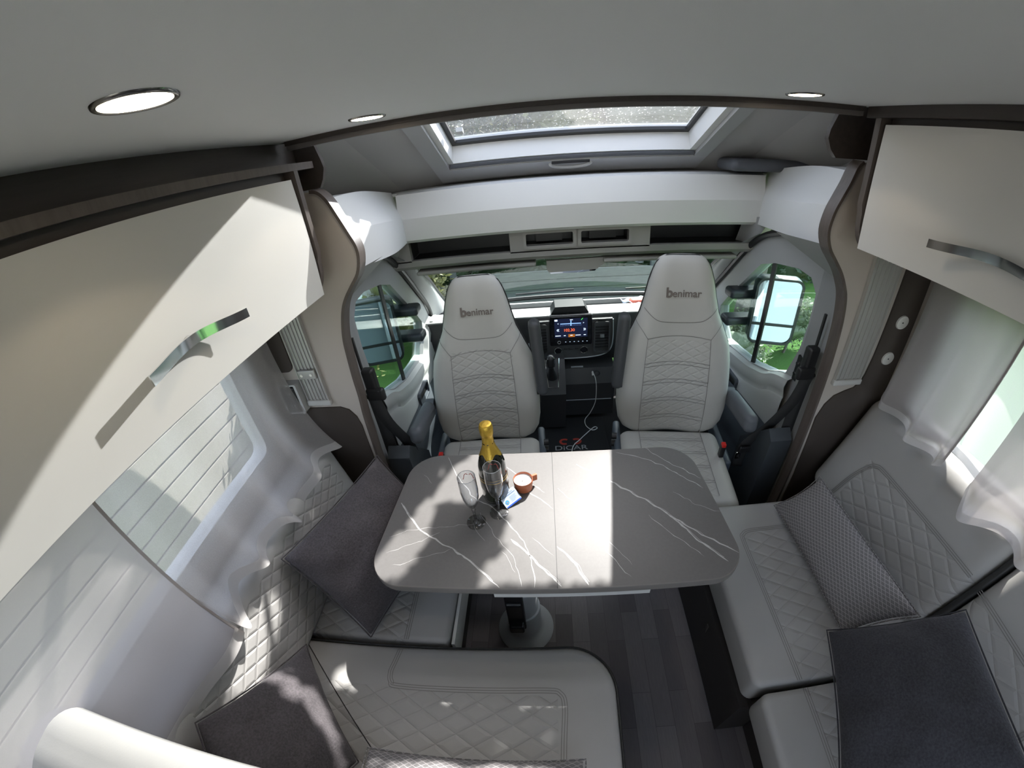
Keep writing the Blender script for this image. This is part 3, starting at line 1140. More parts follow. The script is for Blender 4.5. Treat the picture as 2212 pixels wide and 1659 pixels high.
# ------------------------------------------------------------------ cab sides: doors, pillars
WL = [(1.473, 1.242), (1.569, 1.249), (1.76, 1.217), (1.88, 1.176), (2.143, 0.924), (2.25, 0.803), (2.225, 0.70), (2.137, 0.625), (1.98, 0.640), (1.781, 0.664), (1.60, 0.72), (1.52, 0.765), (1.468, 0.785), (1.423, 0.933), (1.412, 1.055), (1.418, 1.19)]
for side in (-1, 1):
    L = side < 0
    xi = -0.77 if L else 1.12
    xo = xi + side * .05
    t = thing('door_%d' % (1 if L else 2), '', '', (xi, 1.9, 0.0))
    del t['label'], t['category']
    struct(t)
    outer = [(1.385, -0.05), (2.62, -0.05), (2.62, 0.74), (2.40, 0.86), (2.02, 1.24), (1.94, 1.29), (1.75, 1.42), (1.385, 1.44)]
    g = G().holed(outer, WL, 0, min(xi, xo), max(xi, xo), 0)
    g.build('door_frame', M_greyplastic, t, smooth=30)
    G().holed([(a * 1.0, b_) for a, b_ in outer], WL, 0, min(xo, xo + side * .01), max(xo, xo + side * .01), 0).build('outer_skin', M_vanwhite, t, smooth=0)
    # black seal that follows the door's front edge
    sl = smooth_path([(xi - side * .012, 1.72, 1.372), (xi - side * .012, 1.88, 1.318), (xi - side * .012, 2.02, 1.222), (xi - side * .012, 2.22, 1.03), (xi - side * .012, 2.40, 0.845), (xi - side * .012, 2.44, 0.70), (xi - side * .012, 2.46, 0.50)], 6)
    G().tube(sl, .016, 8).build('door_seal', M_black, t)
    # glass and its divider
    gl_ = G().prism(WL, 0, xo - side * .028, xo - side * .024).build('side_glass', M_side, t, smooth=0)
    dv = [(xo - side * .032, 1.770, 1.235), (xo - side * .032, 1.772, 0.655)]
    G().box(xo - side * .04 - .004, xo - side * .04 + .004, 1.752, 1.786, 0.65, 1.235).build('glass_divider', M_black, t, smooth=0)
    # door card under the window: pale upper roll, dark lower part, pull pocket
    g = G()
    topc = [(1.40, 0.80), (1.468, 0.782), (1.53, 0.758), (1.60, 0.715), (1.70, 0.683), (1.781, 0.662), (1.98, 0.637), (2.137, 0.622), (2.235, 0.72), (2.36, 0.80)]
    tp = smooth_path([(0, a, b_) for a, b_ in topc], 5)
    def card(u, v):
        k = u * (len(tp) - 1)
        i = min(int(k), len(tp) - 2)
        p = tp[i].lerp(tp[i + 1], k - i)
        prof = [(0.0, 0.0), (0.028, -0.012), (0.036, -0.05), (0.022, -0.105), (0.026, -0.112), (0.03, -0.20), (0.03, -0.30)]
        kk = v * (len(prof) - 1)
        j = min(int(kk), len(prof) - 2)
        q = [prof[j][m_] + (prof[j + 1][m_] - prof[j][m_]) * (kk - j) for m_ in (0, 1)]
        return (xi - side * q[0], p.y, p.z + q[1])
    g.grid(card, 40, 12)
    g.build('upper_card', M_lightplastic, t, smooth=50)
    g = G()
    def low(u, v):
        y = 1.40 + 1.1 * u
        z0 = 0.50 - 0.10 * u + 0.02 * math.sin(u * 3)
        z = z0 * (1 - v)
        return (xi - side * (.034 + .05 * math.sin(math.pi * min(1, v * 1.6)) * (0.4 + 0.6 * u)), y, z)
    g.grid(low, 16, 12)
    g.build('lower_card', plain('slate_plastic', (0.075, 0.085, 0.10), 0.45, bscale=400), t, smooth=60)
    g = G().holed(roundrect(1.80, 1.99, 0.44, 0.535, .02), roundrect(1.81, 1.98, 0.45, 0.525, .015), 0, min(xi - side * .045, xi - side * .02), max(xi - side * .045, xi - side * .02), 0)
    g.box(min(xi - side * .03, xi - side * .026), max(xi - side * .03, xi - side * .026), 1.805, 1.985, .445, .53, 1)
    g.build('pull_pocket', [plain('slate_plastic', (0.075, 0.085, 0.10), 0.45), M_black], t, smooth=30)
    # striker plate on the rear edge
    g = G().box(min(xi - side * .012, xi), max(xi - side * .012, xi), 1.37, 1.40, 0.80, 0.92)
    for z in (0.835, 0.885):
        g.tube([(xi - side * .012, 1.385, z), (xi - side * .02, 1.385, z)], .008, 10, 1)
    g.build('lock_striker', [M_black, M_chrome], t)
    # B pillar and A pillar trims
    xp = -0.708 if L else 1.055
    g = G()
    zs = [-0.02, 0.3, 0.6, 0.9, 1.1, 1.25, 1.38, 1.46]
    secs = []
    for z in zs:
        k = 0.02 * math.sin((z) * 2.2)
        secs.append([(xp + side * .002, 1.166, z), (xp + side * .012, 1.20 + k, z), (xp + side * .045, 1.30, z), (xi - side * .012, 1.365, z), (xi + side * .0, 1.405, z)])
    vs_ = [p for s_ in secs for p in s_]
    fs_ = [(5 * i + j, 5 * i + j + 1, 5 * i + j + 6, 5 * i + j + 5) for i in range(len(zs) - 1) for j in range(4)]
    g.add(vs_, fs_)
    pb = struct(g.build('trim_%d' % (2 if L else 3), plain('pillar_plastic', (0.30, 0.30, 0.295), 0.6, bscale=500, bstr=0.1), smooth=45))
    G().box(xp + side * .012 - .004, xp + side * .012 + .004, 1.258, 1.268, 0.97, 1.17).build('belt_slot', M_darkplastic, pb, smooth=0)
    g = G()
    # upper infill between pillar and overcab wing
    e0 = -0.56 if L else 0.905
    g.add([(e0, 1.19, 1.452), (xp, 1.19, 1.30), (xp + side * .03, 1.26, 1.30), (xi, 1.45, 1.37), (e0 + side * .03, 1.50, 1.42)], [(0, 1, 2, 3, 4)])
    struct(g.build('trim_%d' % (4 if L else 5), plain('pillar_plastic', (0.30, 0.30, 0.295), 0.6), smooth=0))
    xa = -0.69 if L else 1.06
    g = G()
    P = smooth_path([(xa, 2.10, 1.20), (xa - .0, 2.30, 1.055), (xa + side * .02, 2.55, 0.875), (xa + side * .04, 2.80, 0.70)], 5)
    Q = smooth_path([(xi - side * .005, 1.93, 1.32), (xi - side * .005, 2.08, 1.18), (xi - side * .005, 2.28, 0.985), (xi - side * .005, 2.44, 0.74)], 5)
    def ap(u, v):
        k = u * (len(P) - 1)
        i = min(int(k), len(P) - 2)
        p = P[i].lerp(P[i + 1], k - i)
        q = Q[i].lerp(Q[i + 1], k - i)
        r_ = p.lerp(q, v)
        b_ = math.sin(math.pi * v) * .035
        return (r_.x - side * b_ * .9, r_.y - b_ * .6, r_.z)
    g.grid(ap, 14, 10)
    g.add([(xa, 2.10, 1.20), (xi, 1.93, 1.32), (xi, 1.85, 1.42), (xa, 2.02, 1.38)], [(0, 1, 2, 3)])
    pa = struct(g.build('trim_%d' % (6 if L else 7), M_greyplastic, smooth=60))
    G().tube([(p.x, p.y + .012, p.z + .006) for p in P], .010, 6).build('glass_seal', M_black, pa)
    # air vent in the dash corner
    vx = xi - side * .055
    g = G().holed(roundrect(2.30, 2.42, 0.64, 0.78, .02), roundrect(2.315, 2.405, 0.655, 0.765, .012), 0, min(vx, vx + side * .02), max(vx, vx + side * .02))
    for k in range(5):
        g.box(min(vx, vx + side * .018), max(vx, vx + side * .018), 2.32 + .018 * k, 2.326 + .018 * k, .655, .765, 1)
    g.build('corner_vent', [M_lightplastic, M_darkplastic], pa, smooth=30)

# ------------------------------------------------------------------ windscreen
ws = struct(bpy.data.objects.new('window_4', None))
ws.location = (0.2, 2.45, 0.9)
col.objects.link(ws)
def wsf(u, v):
    x0, x1 = -0.72 - .05 * v, 1.10 + .05 * v
    return (x0 + (x1 - x0) * u, 2.13 + 0.74 * v + 0.10 * (1 - (2 * u - 1) ** 2), 1.215 - 0.575 * v)


G().grid(wsf, 30, 10).build('windscreen_glass', M_cyan, ws, smooth=60)
g = G()
for k in range(2):
    g.tube([wsf(u, .985 if k == 0 else .0) for u in [i / 30 for i in range(31)]], .018, 8)
g.build('windscreen_seal', M_black, ws, smooth=60)

# ------------------------------------------------------------------ dashboard
M_dash = plain('dash_top_plastic', (0.36, 0.365, 0.37), 0.55, bscale=500, bstr=0.2)
M_dashd = plain('dash_dark_plastic', (0.038, 0.038, 0.040), 0.5, bscale=500, bstr=0.2)
dash = thing('dashboard', 'wide dashboard with pale sunlit top and dark centre stack between the cab seats', 'dashboard', (0.17, 2.5, 0.0))
g = G().prism([(2.292, 0.765), (2.31, 0.772), (2.40, 0.770), (2.475, 0.748), (2.485, 0.70), (2.62, 0.69), (2.625, 0.728), (2.66, 0.722), (2.84, 0.640), (2.84, 0.60), (2.30, 0.68)], 0, -0.76, 1.11)
g.build('dash_top', M_dash, dash, smooth=30)
G().box(-0.75, 1.10, 2.49, 2.618, 0.692, 0.70).build('dash_recess', M_black, dash, smooth=0)
g = G().prism([(2.296, 0.764), (2.286, 0.74), (2.275, 0.66), (2.29, 0.56), (2.33, 0.44), (2.36, 0.40), (2.8, 0.40), (2.8, 0.62)], 0, -0.75, 1.10)
g.prism([(2.36, 0.41), (2.25, 0.395), (2.20, 0.30), (2.23, 0.02), (2.7, -0.01), (2.7, 0.41)], 0, -0.02, 0.46)
g.build('dash_body', M_dashd, dash, smooth=30)
# centre stack fascia
g = G()
pl = [(-0.095, 0.742), (0.435, 0.742), (0.44, 0.60), (0.425, 0.53), (0.385, 0.495), (0.30, 0.478), (0.17, 0.474), (0.04, 0.478), (-0.045, 0.495), (-0.085, 0.53), (-0.10, 0.60)]
g.prism(pl, 1, 2.255, 2.30)
g.build('stack_fascia', plain('stack_plastic', (0.055, 0.055, 0.057), 0.45, bscale=500), dash, smooth=30)
g = G().tube(smooth_path([(-0.10, 2.25, .60), (-.085, 2.25, .53), (-.045, 2.25, .495), (.04, 2.25, .478), (.17, 2.25, .474), (.30, 2.25, .478), (.385, 2.25, .495), (.425, 2.25, .53), (.44, 2.25, .60), (.437, 2.25, .74)], 4), .004, 6)
g.build('stack_trim', M_steel, dash)
g = G().prism([(0.05, 0.775), (0.29, 0.775), (0.262, 0.822), (0.078, 0.822)], 1, 2.285, 2.42)
g.build('screen_hood', M_black, dash, smooth=0)
scr = G().rbox((0.171, 2.243, 0.683), (0.266, 0.03, 0.208), .010, 3).build('touchscreen', M_blackgloss, dash)
E_blue = emit('screen_blue', (0.25, 0.45, 1.0), 1.1)
E_pale = emit('screen_pale', (0.62, 0.78, 1.0), 1.3)
E_org = emit('screen_orange', (1.0, 0.16, 0.06), 0.9)
E_bg = emit('screen_glow', (0.010, 0.014, 0.035), 0.8)
SX, SZ, SY = 0.171, 0.70, 2.2275
g = G().box(SX - .103, SX + .103, SY - .0005, SY, SZ - .062, SZ + .066)
g.build('display', E_bg, scr, smooth=0)
g = G()
g.box(SX - .066, SX + .062, SY - .0012, SY - .0008, SZ + .030, SZ + .035)
g.box(SX - .003, SX + .003, SY - .0014, SY - .0008, SZ + .018, SZ + .052)
for k in range(14):
    g.box(SX - .066 + k * .0096, SX - .062 + k * .0096, SY - .0012, SY - .0008, SZ + .020, SZ + .0213)
g.build('tuning_scale', E_blue, scr, smooth=0)
XD, ZD = (1, 0, 0), (0, 0, 1)
g = text_g('102.30', .026, (SX - .012, SY - .001, SZ - .012), XD, ZD, extrude=.0002, offset=.0003)
g.build('station_digits', E_org, scr, smooth=0)
for ch, dx, dz, sz_ in (('<', -.08, .034, .015), ('>', .078, .034, .015), ('\u00ab', -.082, -.007, .036), ('\u00bb', .085, -.007, .036)):
    text_g(ch, sz_, (SX + dx, SY - .001, SZ + dz), XD, ZD, extrude=.0002).build('arrow_icon', E_pale, scr, smooth=0)
G().box(SX - .101, SX - .083, SY - .0012, SY - .0008, SZ + .052, SZ + .063).build('source_icon', E_pale, scr, smooth=0)
for k, w_ in enumerate((.034, .012, .015, .032, .014)):
    xx = SX - .082 + k * .042
    G().box(xx - w_ / 2, xx + w_ / 2, SY - .0014, SY - .0010, SZ - .050, SZ - .046).build('menu_word', E_pale, scr, smooth=0)
for k in range(6):
    G().box(SX - .038 + k * .027, SX - .031 + k * .027, SY - .0012, SY - .0002, SZ - .094, SZ - .0925).build('key_mark', E_pale, scr, smooth=0)
G().box(SX - .006, SX + .012, SY - .0012, SY - .0008, SZ + .056, SZ + .060).build('clock_digits', E_pale, scr, smooth=0)
G().box(SX - .017, SX + .024, SY - .0010, SY - .0006, SZ - .060, SZ - .040).build('active_tab', emit('tab_amber', (0.35, 0.12, 0.02), 0.8), scr, smooth=0)
G().add([(SX + .062, SY - .001, SZ + .054), (SX + .066, SY - .001, SZ + .054), (SX + .075, SY - .001, SZ + .066), (SX + .071, SY - .001, SZ + .066)], [(0, 1, 2, 3)]).build('signal_icon', emit('tab_green', (0.1, 0.9, 0.1), 1.0), scr, smooth=0)
def ring(c, r, rr, ax=1, n=28):
    pts = [(c[0] + r * math.cos(2 * math.pi * i / n), c[1], c[2] + r * math.sin(2 * math.pi * i / n)) for i in range(n + 1)]
    return G().tube(pts, rr, 6, cap=False)


ring((SX - .076, SY - .002, SZ - .094), .0095, .0014).build('volume_ring', M_lightplastic, scr)
for sx in (-1, 1):
    cx = SX + sx * .197
    g = G().holed(roundrect(cx - .052, cx + .052, .508, .728, .02), roundrect(cx - .043, cx + .043, .52, .716, .012), 1, 2.240, 2.262)
    g.box(cx - .044, cx + .044, 2.256, 2.26, .52, .716, 1)
    v_ = g.build('air_vent', [plain('stack_plastic', (0.055, 0.055, 0.057), 0.45), M_black], dash, smooth=30)
    for k in range(8):
        G().box(cx - .042, cx + .042, 2.240, 2.256, .548 + .020 * k, .551 + .020 * k).build('slat', M_darkplastic, v_, smooth=0)
    G().rbox((cx, 2.238, .632), (.028, .012, .024), .004, 2).build('vent_tab', plain('tab_grey', (0.16, 0.16, 0.165), 0.5), v_)
    G().rbox((cx, 2.252, .738), (.05, .008, .009), .003, 2).build('vent_latch', M_blackgloss, v_)
    kx = SX + sx * .083
    k_ = G().lathe([(0.0001, .016), (.019, .016), (.022, .012), (.022, 0)], (0, 0, 0), 28)
    k_.xf(Matrix.Translation((kx, 2.258, .535)) @ Matrix.Rotation(R(90), 4, 'X'))
    kn = k_.build('dial', M_blackgloss, dash)
    ring((kx, 2.244, .535), .0235, .0024).build('dial_ring', M_chrome, kn)
for k in range(3):
    G().rbox((SX - .036 + .036 * k, 2.252, .545), (.028, .008, .012), .003, 2).build('climate_button', M_darkplastic, dash)
G().box(0.01, 0.44, 2.196, 2.204, .170, .173).build('seam_line', M_steel, dash, smooth=0)
G().box(0.17, 0.25, 2.246, 2.26, .402, .407).build('tray_lip', M_steel, dash, smooth=0)
ring((0.335, 2.19, .385), .018, .004).build('power_socket', M_darkplastic, dash)

# objects lying on the dash
g = G()
for k in range(1):
    g.grid(lambda u, v: (0.55 + .17 * u, 2.50 + .10 * v, .715 + .018 * math.sin(u * 9) * math.sin(v * 5 + u * 4) + .022), 14, 8)
tag(g.build('plastic_bag', plain('pale_blue_film', (0.50, 0.58, 0.72), 0.3), smooth=60, solid=.001), 'crumpled pale blue plastic bag lying on the dashboard shelf', 'bag')
g = G().rbox((0.66, 2.55, .728), (.12, .07, .05), .024, 5)
tag(g.build('toy_ball', plain('salmon_rubber', (0.55, 0.13, 0.09), 0.5), smooth=80), 'small salmon red rounded case on the dashboard shelf', 'case')

# gear lever on its raised console
gl2 = thing('gear_lever', 'black automatic gear lever with chrome framed gate left of the stack', 'gear lever', (0.045, 2.05, 0.40))
g = G().prism([(2.02, 0.40), (2.00, 0.36), (2.10, 0.02), (2.30, 0.0), (2.30, 0.50), (2.16, 0.545), (2.12, 0.545)], 0, -0.035, 0.12)
g.build('console', M_dashd, gl2, smooth=25)
def gp(x, t):
    return (x, 2.012 + .112 * t, .408 + .14 * t)


g = G().tube([gp(-.004, 1), gp(.085, 1), gp(.075, 0.0), gp(.012, 0.0), gp(-.004, 1)], .0032, 6)
g.build('gate_frame', M_chrome, gl2)
g = G().tube([(0.04, 2.05, .46), (0.036, 2.03, .52), (0.033, 2.015, .56)], [.032, .018, .014], 14)
g.build('boot', M_black, gl2)
g = G().rbox((0.032, 2.005, .595), (.046, .05, .085), .021, 5)
g.build('knob', M_black, gl2, smooth=80)
G().tube([(0.011, 1.99, .575), (0.009, 1.985, .60), (0.013, 1.985, .625)], .004, 8).build('shift_button', M_chrome, gl2)
G().tube([(0.053, 1.985, .57), (0.056, 1.985, .60), (0.053, 1.985, .63)], .003, 8).build('knob_trim', M_chrome, gl2)

# floor mat with logo, cable
mat_ = thing('floor_mat', 'black cab floor mat with red and grey logo between the seats', 'floor mat', (0.16, 1.9, -0.012))
G().rbox((0.16, 1.80, -0.006), (0.46, 0.85, 0.012), .005, 4).build('mat', M_carpet, mat_)
M_lr = plain('logo_red', (0.35, 0.035, 0.02), 0.8)
M_lg = plain('logo_grey', (0.30, 0.30, 0.30), 0.8)
g = text_g('DiCAR', .060, (0.142, 1.905, 0.0006), (1, 0, 0), (0, 1, 0), extrude=.0003)
g.v = [((p[0] - .142) * 1.22 + .142, p[1], p[2]) for p in g.v]
g.build('mat_lettering', M_lg, mat_, smooth=0)
for sx in (-1, 1):
    c = 0.142 + sx * .036
    G().ribbon(smooth_path([(c - sx * .016 + sx * .0, 1.985, .001), (c + sx * .0, 1.99, .001), (c + sx * .022, 1.985, .001), (c + sx * .03, 1.965, .001), (c + sx * .016, 1.947, .001), (c - sx * .010, 1.945, .001)][::1], 5), .016, 0).build('emblem_curve', M_lr, mat_, smooth=0)

cab = [(0.306, 2.195, .40), (0.322, 2.15, .36), (0.33, 2.16, .26), (0.325, 2.17, .16), (0.295, 2.18, .07), (0.262, 2.18, .015), (0.262, 2.12, .006), (0.30, 2.07, .006), (0.335, 2.085, .008), (0.315, 2.10, .006), (0.25, 2.03, .006), (0.20, 1.97, .006), (0.165, 1.93, .006), (0.145, 1.87, .006), (0.14, 1.75, .006)]
g = G().tube(smooth_path(cab, 8), .0028, 6)
g.tube([(0.306, 2.198, .395), (0.308, 2.188, .372)], .006, 8)
tag(g.build('charging_cable', plain('white_cable', (0.7, 0.7, 0.68), 0.4)), 'thin white charging cable trailing from dash to floor mat', 'cable')

# ------------------------------------------------------------------ swivelled cab seats
L_PLAIN = leather('leather_plain')
SEAT_LV = [(0.440, .150, .030), (0.452, .190, .050), (0.480, .228, .066), (0.52, .250, .073), (0.58, .260, .077), (0.66, .262, .079), (0.74, .257, .078), (0.82, .248, .075), (0.89, .235, .070), (0.955, .205, .064), (1.03, .172, .060), (1.10, .154, .057), (1.16, .140, .055), (1.205, .126, .051), (1.235, .113, .044), (1.255, .097, .033), (1.266, .078, .020), (1.270, .052, .008)]


def seat_interp(z):
    for a, b_ in zip(SEAT_LV, SEAT_LV[1:]):
        if a[0] <= z <= b_[0]:
            k = (z - a[0]) / (b_[0] - a[0])
            return a[1] + (b_[1] - a[1]) * k, a[2] + (b_[2] - a[2]) * k
    return SEAT_LV[-1][1:]


def seat_yc(z):
    return 0.045 + 0.155 * (z - 0.44)


def seat_front(x, z):
    hw, d = seat_interp(z)
    t = min(1.0, abs(x) / hw)
    dish = 0.020 * math.cos(math.pi * min(1, t)) * (0.4 + 0.6 * max(0, min(1, (1.06 - z) / .11))) * min(1, d / .06)
    return seat_yc(z) - d * (1 - t ** 3) ** (1 / 3) + dish


def cab_seat(cx, mirror, rotz, label, sx_=1.0, sz_=1.0):
    t = thing('cab_seat', label, 'seat', (cx, 1.50, 0.0), 'swivelled cab seats')
    t.rotation_euler = (0, 0, rotz)
    O = Vector((cx, 1.50, 0))
    def W0(p):
        return (O.x + p[0], O.y + p[1], O.z + p[2])
    def W(p):
        return (O.x + p[0] * sx_, O.y + p[1], O.z + .44 + (p[2] - .44) * sz_)
    n = 84
    g = G()
    vs_, fs_ = [], []
    for (z, hw, d) in SEAT_LV:
        for k in range(n):
            a = 2 * math.pi * k / n
            c, s = math.cos(a), math.sin(a)
            x = hw * math.copysign(abs(c) ** .67, c)
            if s < 0:
                y = seat_front(x, z)
            else:
                y = seat_yc(z) + d * .9 * abs(s) ** .67
            vs_.append(W((x, y, z)))
    for i in range(len(SEAT_LV) - 1):
        for k in range(n):
            fs_.append((i * n + k, i * n + (k + 1) % n, (i + 1) * n + (k + 1) % n, (i + 1) * n + k))
    fs_.append(tuple(reversed(range(n))))
    fs_.append(tuple(range(len(vs_) - n, len(vs_))))
    g.add(vs_, fs_)
    def seam(pts, w=.0022, m=1):
        P = smooth_path([(x, 0, z) for x, z in pts], 7)
        g.ribbon([W((p.x, seat_front(p.x, p.z) - .0042, p.z)) for p in P], w, m, (0, -1, 0))
    seam([(-.148, .462), (-.150, .60), (-.146, .78), (-.138, .925)])
    seam([(.148, .462), (.150, .60), (.146, .78), (.138, .925)])
    seam([(-.138, .925), (-.07, .932), (.07, .932), (.138, .925)])
    for z in (0.80, 0.715, 0.625, 0.535):
        for dz in (0, .016):
            seam([(-.147, z + dz - .004), (-.05, z + dz + .003), (.05, z + dz + .003), (.147, z + dz - .004)])
    for sx in (-1, 1):
        seam([(sx * .138, .925), (sx * .165, .965), (sx * .190, .995)])
    seam([(-.158, 1.055), (-.115, 1.015), (-.075, 0.998), (0, .992), (.075, .998), (.115, 1.015), (.158, 1.055)])
    q = leather('leather_seat_back_lit', (0.44, 0.432, 0.405), quilt=(0, 2, -.146, .146, .47, .925, .036), depth=0.4)  # paler than the lounge leather: windscreen light put into the colour
    back = g.build('backrest', [q, M_thread], t, smooth=60)
    pp = []
    for z in [0.62 + .648 * i / 26 for i in range(27)]:
        hw, d = seat_interp(min(z, 1.268))
        pp.append((hw, z))
    path = [W((-x - .001, seat_yc(z) - .008, z)) for x, z in pp] + [W((x + .001, seat_yc(z) - .008, z)) for x, z in reversed(pp)]
    G().tube(path, .0042, 6).build('piping', M_piping, back)
    # maker's name stitched in brown on the head part
    lg = text_g('enimar', .044, (.018, 0, 0), (1, 0, 0), (0, 0, 1), offset=.0006, extrude=.0006)
    lg.v = [W((p[0] * 1.0, seat_front(p[0], 1.118 + p[2]) - .0035 + p[1], 1.118 + p[2] + .012 * p[0])) for p in lg.v]
    lb = G()
    lb = text_g('b', .058, (-.0565, 0, .004), (1, 0, 0), (0, 0, 1), offset=.002, extrude=.0006)
    lb.v = [W((p[0], seat_front(p[0], 1.118 + p[2]) - .0035 + p[1], 1.118 + p[2] + .012 * p[0])) for p in lb.v]
    merge(lg, lb)
    lg.build('stitched_name', plain('stitched_taupe', (0.16, 0.135, 0.12), 0.7), back, smooth=0)
    # cushion
    W = W0
    g = G().rbox(W((0, -.235, .392)), (.50, .50, .135), .055, 10, puff=.014)
    zt = .4745
    for sx in (-1, 1):
        g.ribbon([W((sx * .150, y, zt)) for y in (-.44, -.3, -.15, 0)], .0025, 1)
    for y in (-.10, -.19, -.28, -.37):
        for dy in (0, .014):
            g.ribbon([W((x, y + dy, zt + .0025)) for x in (-.15, -.05, .05, .15)], .0022, 1)
    g.build('seat_cushion', [leather('leather_seat_lit', (0.44, 0.432, 0.405), quilt=(0, 1, -.15, .15, -.45, .02, .036), depth=0.4), M_thread], t, smooth=60)  # same lightened leather, windscreen light included in its tone
    g = G().rbox(W((0, -.16, .285)), (.46, .50, .10), .03, 2)
    for sx in (-1, 1):
        g.rbox(W((sx * .255, -.06, .36)), (.035, .30, .17), .015, 2)
    g.build('seat_frame', plain('slate_seat_plastic', (0.06, 0.075, 0.095), 0.45, bscale=400), t, smooth=50)
    g = G().rbox(W((0, -.04, .12)), (.36, .36, .25), .02, 2)
    g.build('swivel_base', M_black, t, smooth=50)
    inner = 1 if not mirror else -1
    # inner armrest folded up, outer one folded down
    g = G().rbox((0, 0, 0), (.052, .085, .36), .024, 8)
    g.xf(Matrix.Translation(W((inner * .262, .03, .885))) @ Matrix.Rotation(R(inner * -4), 4, 'Y') @ Matrix.Rotation(R(-5), 4, 'X'))
    g.build('armrest', leather('charcoal_leather', (0.05, 0.053, 0.058)), t, smooth=60)
    g = G().rbox((0, 0, 0), (.062, .30, .085), .028, 6)
    g.xf(Matrix.Translation(W((-inner * .290, -.10, .665))) @ Matrix.Rotation(R(-10), 4, 'X'))
    g.tube([W((-inner * .262, .045, .66)), W((-inner * .30, .045, .66))], .028, 14)
    g.build('armrest', leather('slate_leather', (0.10, 0.108, 0.12)), t, smooth=60)
    G().tube([W((inner * .245, .04, .71)), W((inner * .29, .04, .71))], .026, 14).build('armrest_hinge', M_black, t)
    bk = G().rbox(W((-inner * .215, -.19, .50)), (.022, .028, .07), .005, 2).build('belt_buckle', M_black, t)
    G().rbox(W((-inner * .215, -.193, .536)), (.019, .024, .018), .003, 2).build('release_button', M_red, bk)
    g = G().tube([W((inner * .262, -.07, .47)), W((inner * .285, -.07, .47))], .016, 12).tube([W((inner * .262, -.07, .425)), W((inner * .285, -.07, .425))], .018, 12)
    g.build('adjuster_knob', M_black, t)
    return t


cab_seat(-0.290, False, R(2), 'light grey leather cab seat on the left, behind the champagne bottle', .985, .972)
cab_seat(0.600, True, R(-7), 'light grey leather cab seat on the right, beside the touchscreen', 1.025, 1.024)

# ------------------------------------------------------------------ seat belts
for s, x0, xb, lab in ((-1, -0.682, -0.628, 'black seat belt hanging from the left cab pillar'), (1, 1.034, 0.915, 'black seat belt hanging from the right cab pillar')):
    t = thing('seat_belt', lab, 'seat belt', (x0, 1.26, 0.4))
    y0 = 1.235
    g = G().rbox((x0, y0, 1.000), (.050, .040, .100), .012, 3)
    g.xf(Matrix.Identity(4))
    g.rbox((x0 - s * .012, y0 - .014, .940), (.076, .026, .055), .010, 3)
    g.tube([(x0 - .032, y0 - .018, .930), (x0 + .030, y0 - .018, .930)], .008, 10)
    g.build('belt_guide', M_black, t)
    a = G()
    w2 = .024
    def strap(path):
        P = smooth_path(path, 5)
        a.grid(lambda u, v: (lambda p: (p.x + (v - .5) * 2 * w2, p.y + (v - .5) * s * -.012, p.z))(P[min(len(P) - 1, int(u * (len(P) - 1) + .5))]), len(P) - 1, 2)
    strap([(x0, y0 - .022, .935), (x0 - s * .02, y0 - .01, .80), (x0 - s * .06, y0 + .03, .65), (xb, y0 + .075, .50), (xb - s * .005, y0 + .08, .36)])
    strap([(x0 + s * .004, y0 - .008, .935), (x0 + s * .01, y0 + .005, .75), (x0 + s * .016, y0 + .01, .55)])
    a.build('strap', M_strap, t, smooth=60, solid=.0025)
    g = G().rbox((xb - s * .005, y0 + .055, .49), (.055, .012, .035), .005, 2)
    b_ = g.build('tongue_grip', M_black, t)
    G().holed(roundrect(xb - .018 - s * .03, xb + .010 - s * .03, .440, .478, .004), roundrect(xb - .011 - s * .03, xb + .003 - s * .03, .447, .468, .002), 1, y0 + .050, y0 + .053).build('steel_tongue', M_chrome, b_, smooth=0)
    # low storage wedge at the pillar foot
    xi = -0.70 if s < 0 else 1.05
    g = G().prism([(1.19, -.01), (1.19, .62), (1.23, .66), (1.42, .46), (1.46, -.01)], 0, min(xi, xi - s * .10), max(xi, xi - s * .10))
    lab = 'slate grey plastic sill box at the foot of the %s pillar' % ('left' if s < 0 else 'right')
    tag(g.build('sill_box', plain('slate_trim', (0.045, 0.052, 0.06), 0.5, bscale=400), smooth=20), lab, 'box')

# ------------------------------------------------------------------ table
tb = thing('lounge_table', 'grey marble look table with rounded corners on one pedestal', 'table', (0.0, 0.80, 0.0))
def m_marble():
    m, nt, b = nm('grey_marble')
    co = objco(nt)
    f = tex_noise(nt, 3, 5, co)
    g_ = tex_noise(nt, 120, 3, co)
    k = mth(nt, 'ADD', mth(nt, 'MULTIPLY', f, .7), mth(nt, 'MULTIPLY', g_, .3))
    nt.links.new(mixcol(nt, k, (0.105, 0.099, 0.096), (0.175, 0.168, 0.165)), b.inputs['Base Color'])
    b.inputs['Roughness'].default_value = 0.5
    b.inputs['Specular IOR Level'].default_value = 0.38
    bump(nt, b, g_, .05, .0005)
    return m


M_marble = m_marble()
M_vein = plain('marble_vein_white', (0.42, 0.415, 0.41), 0.42)
ZT = 0.740
out = []
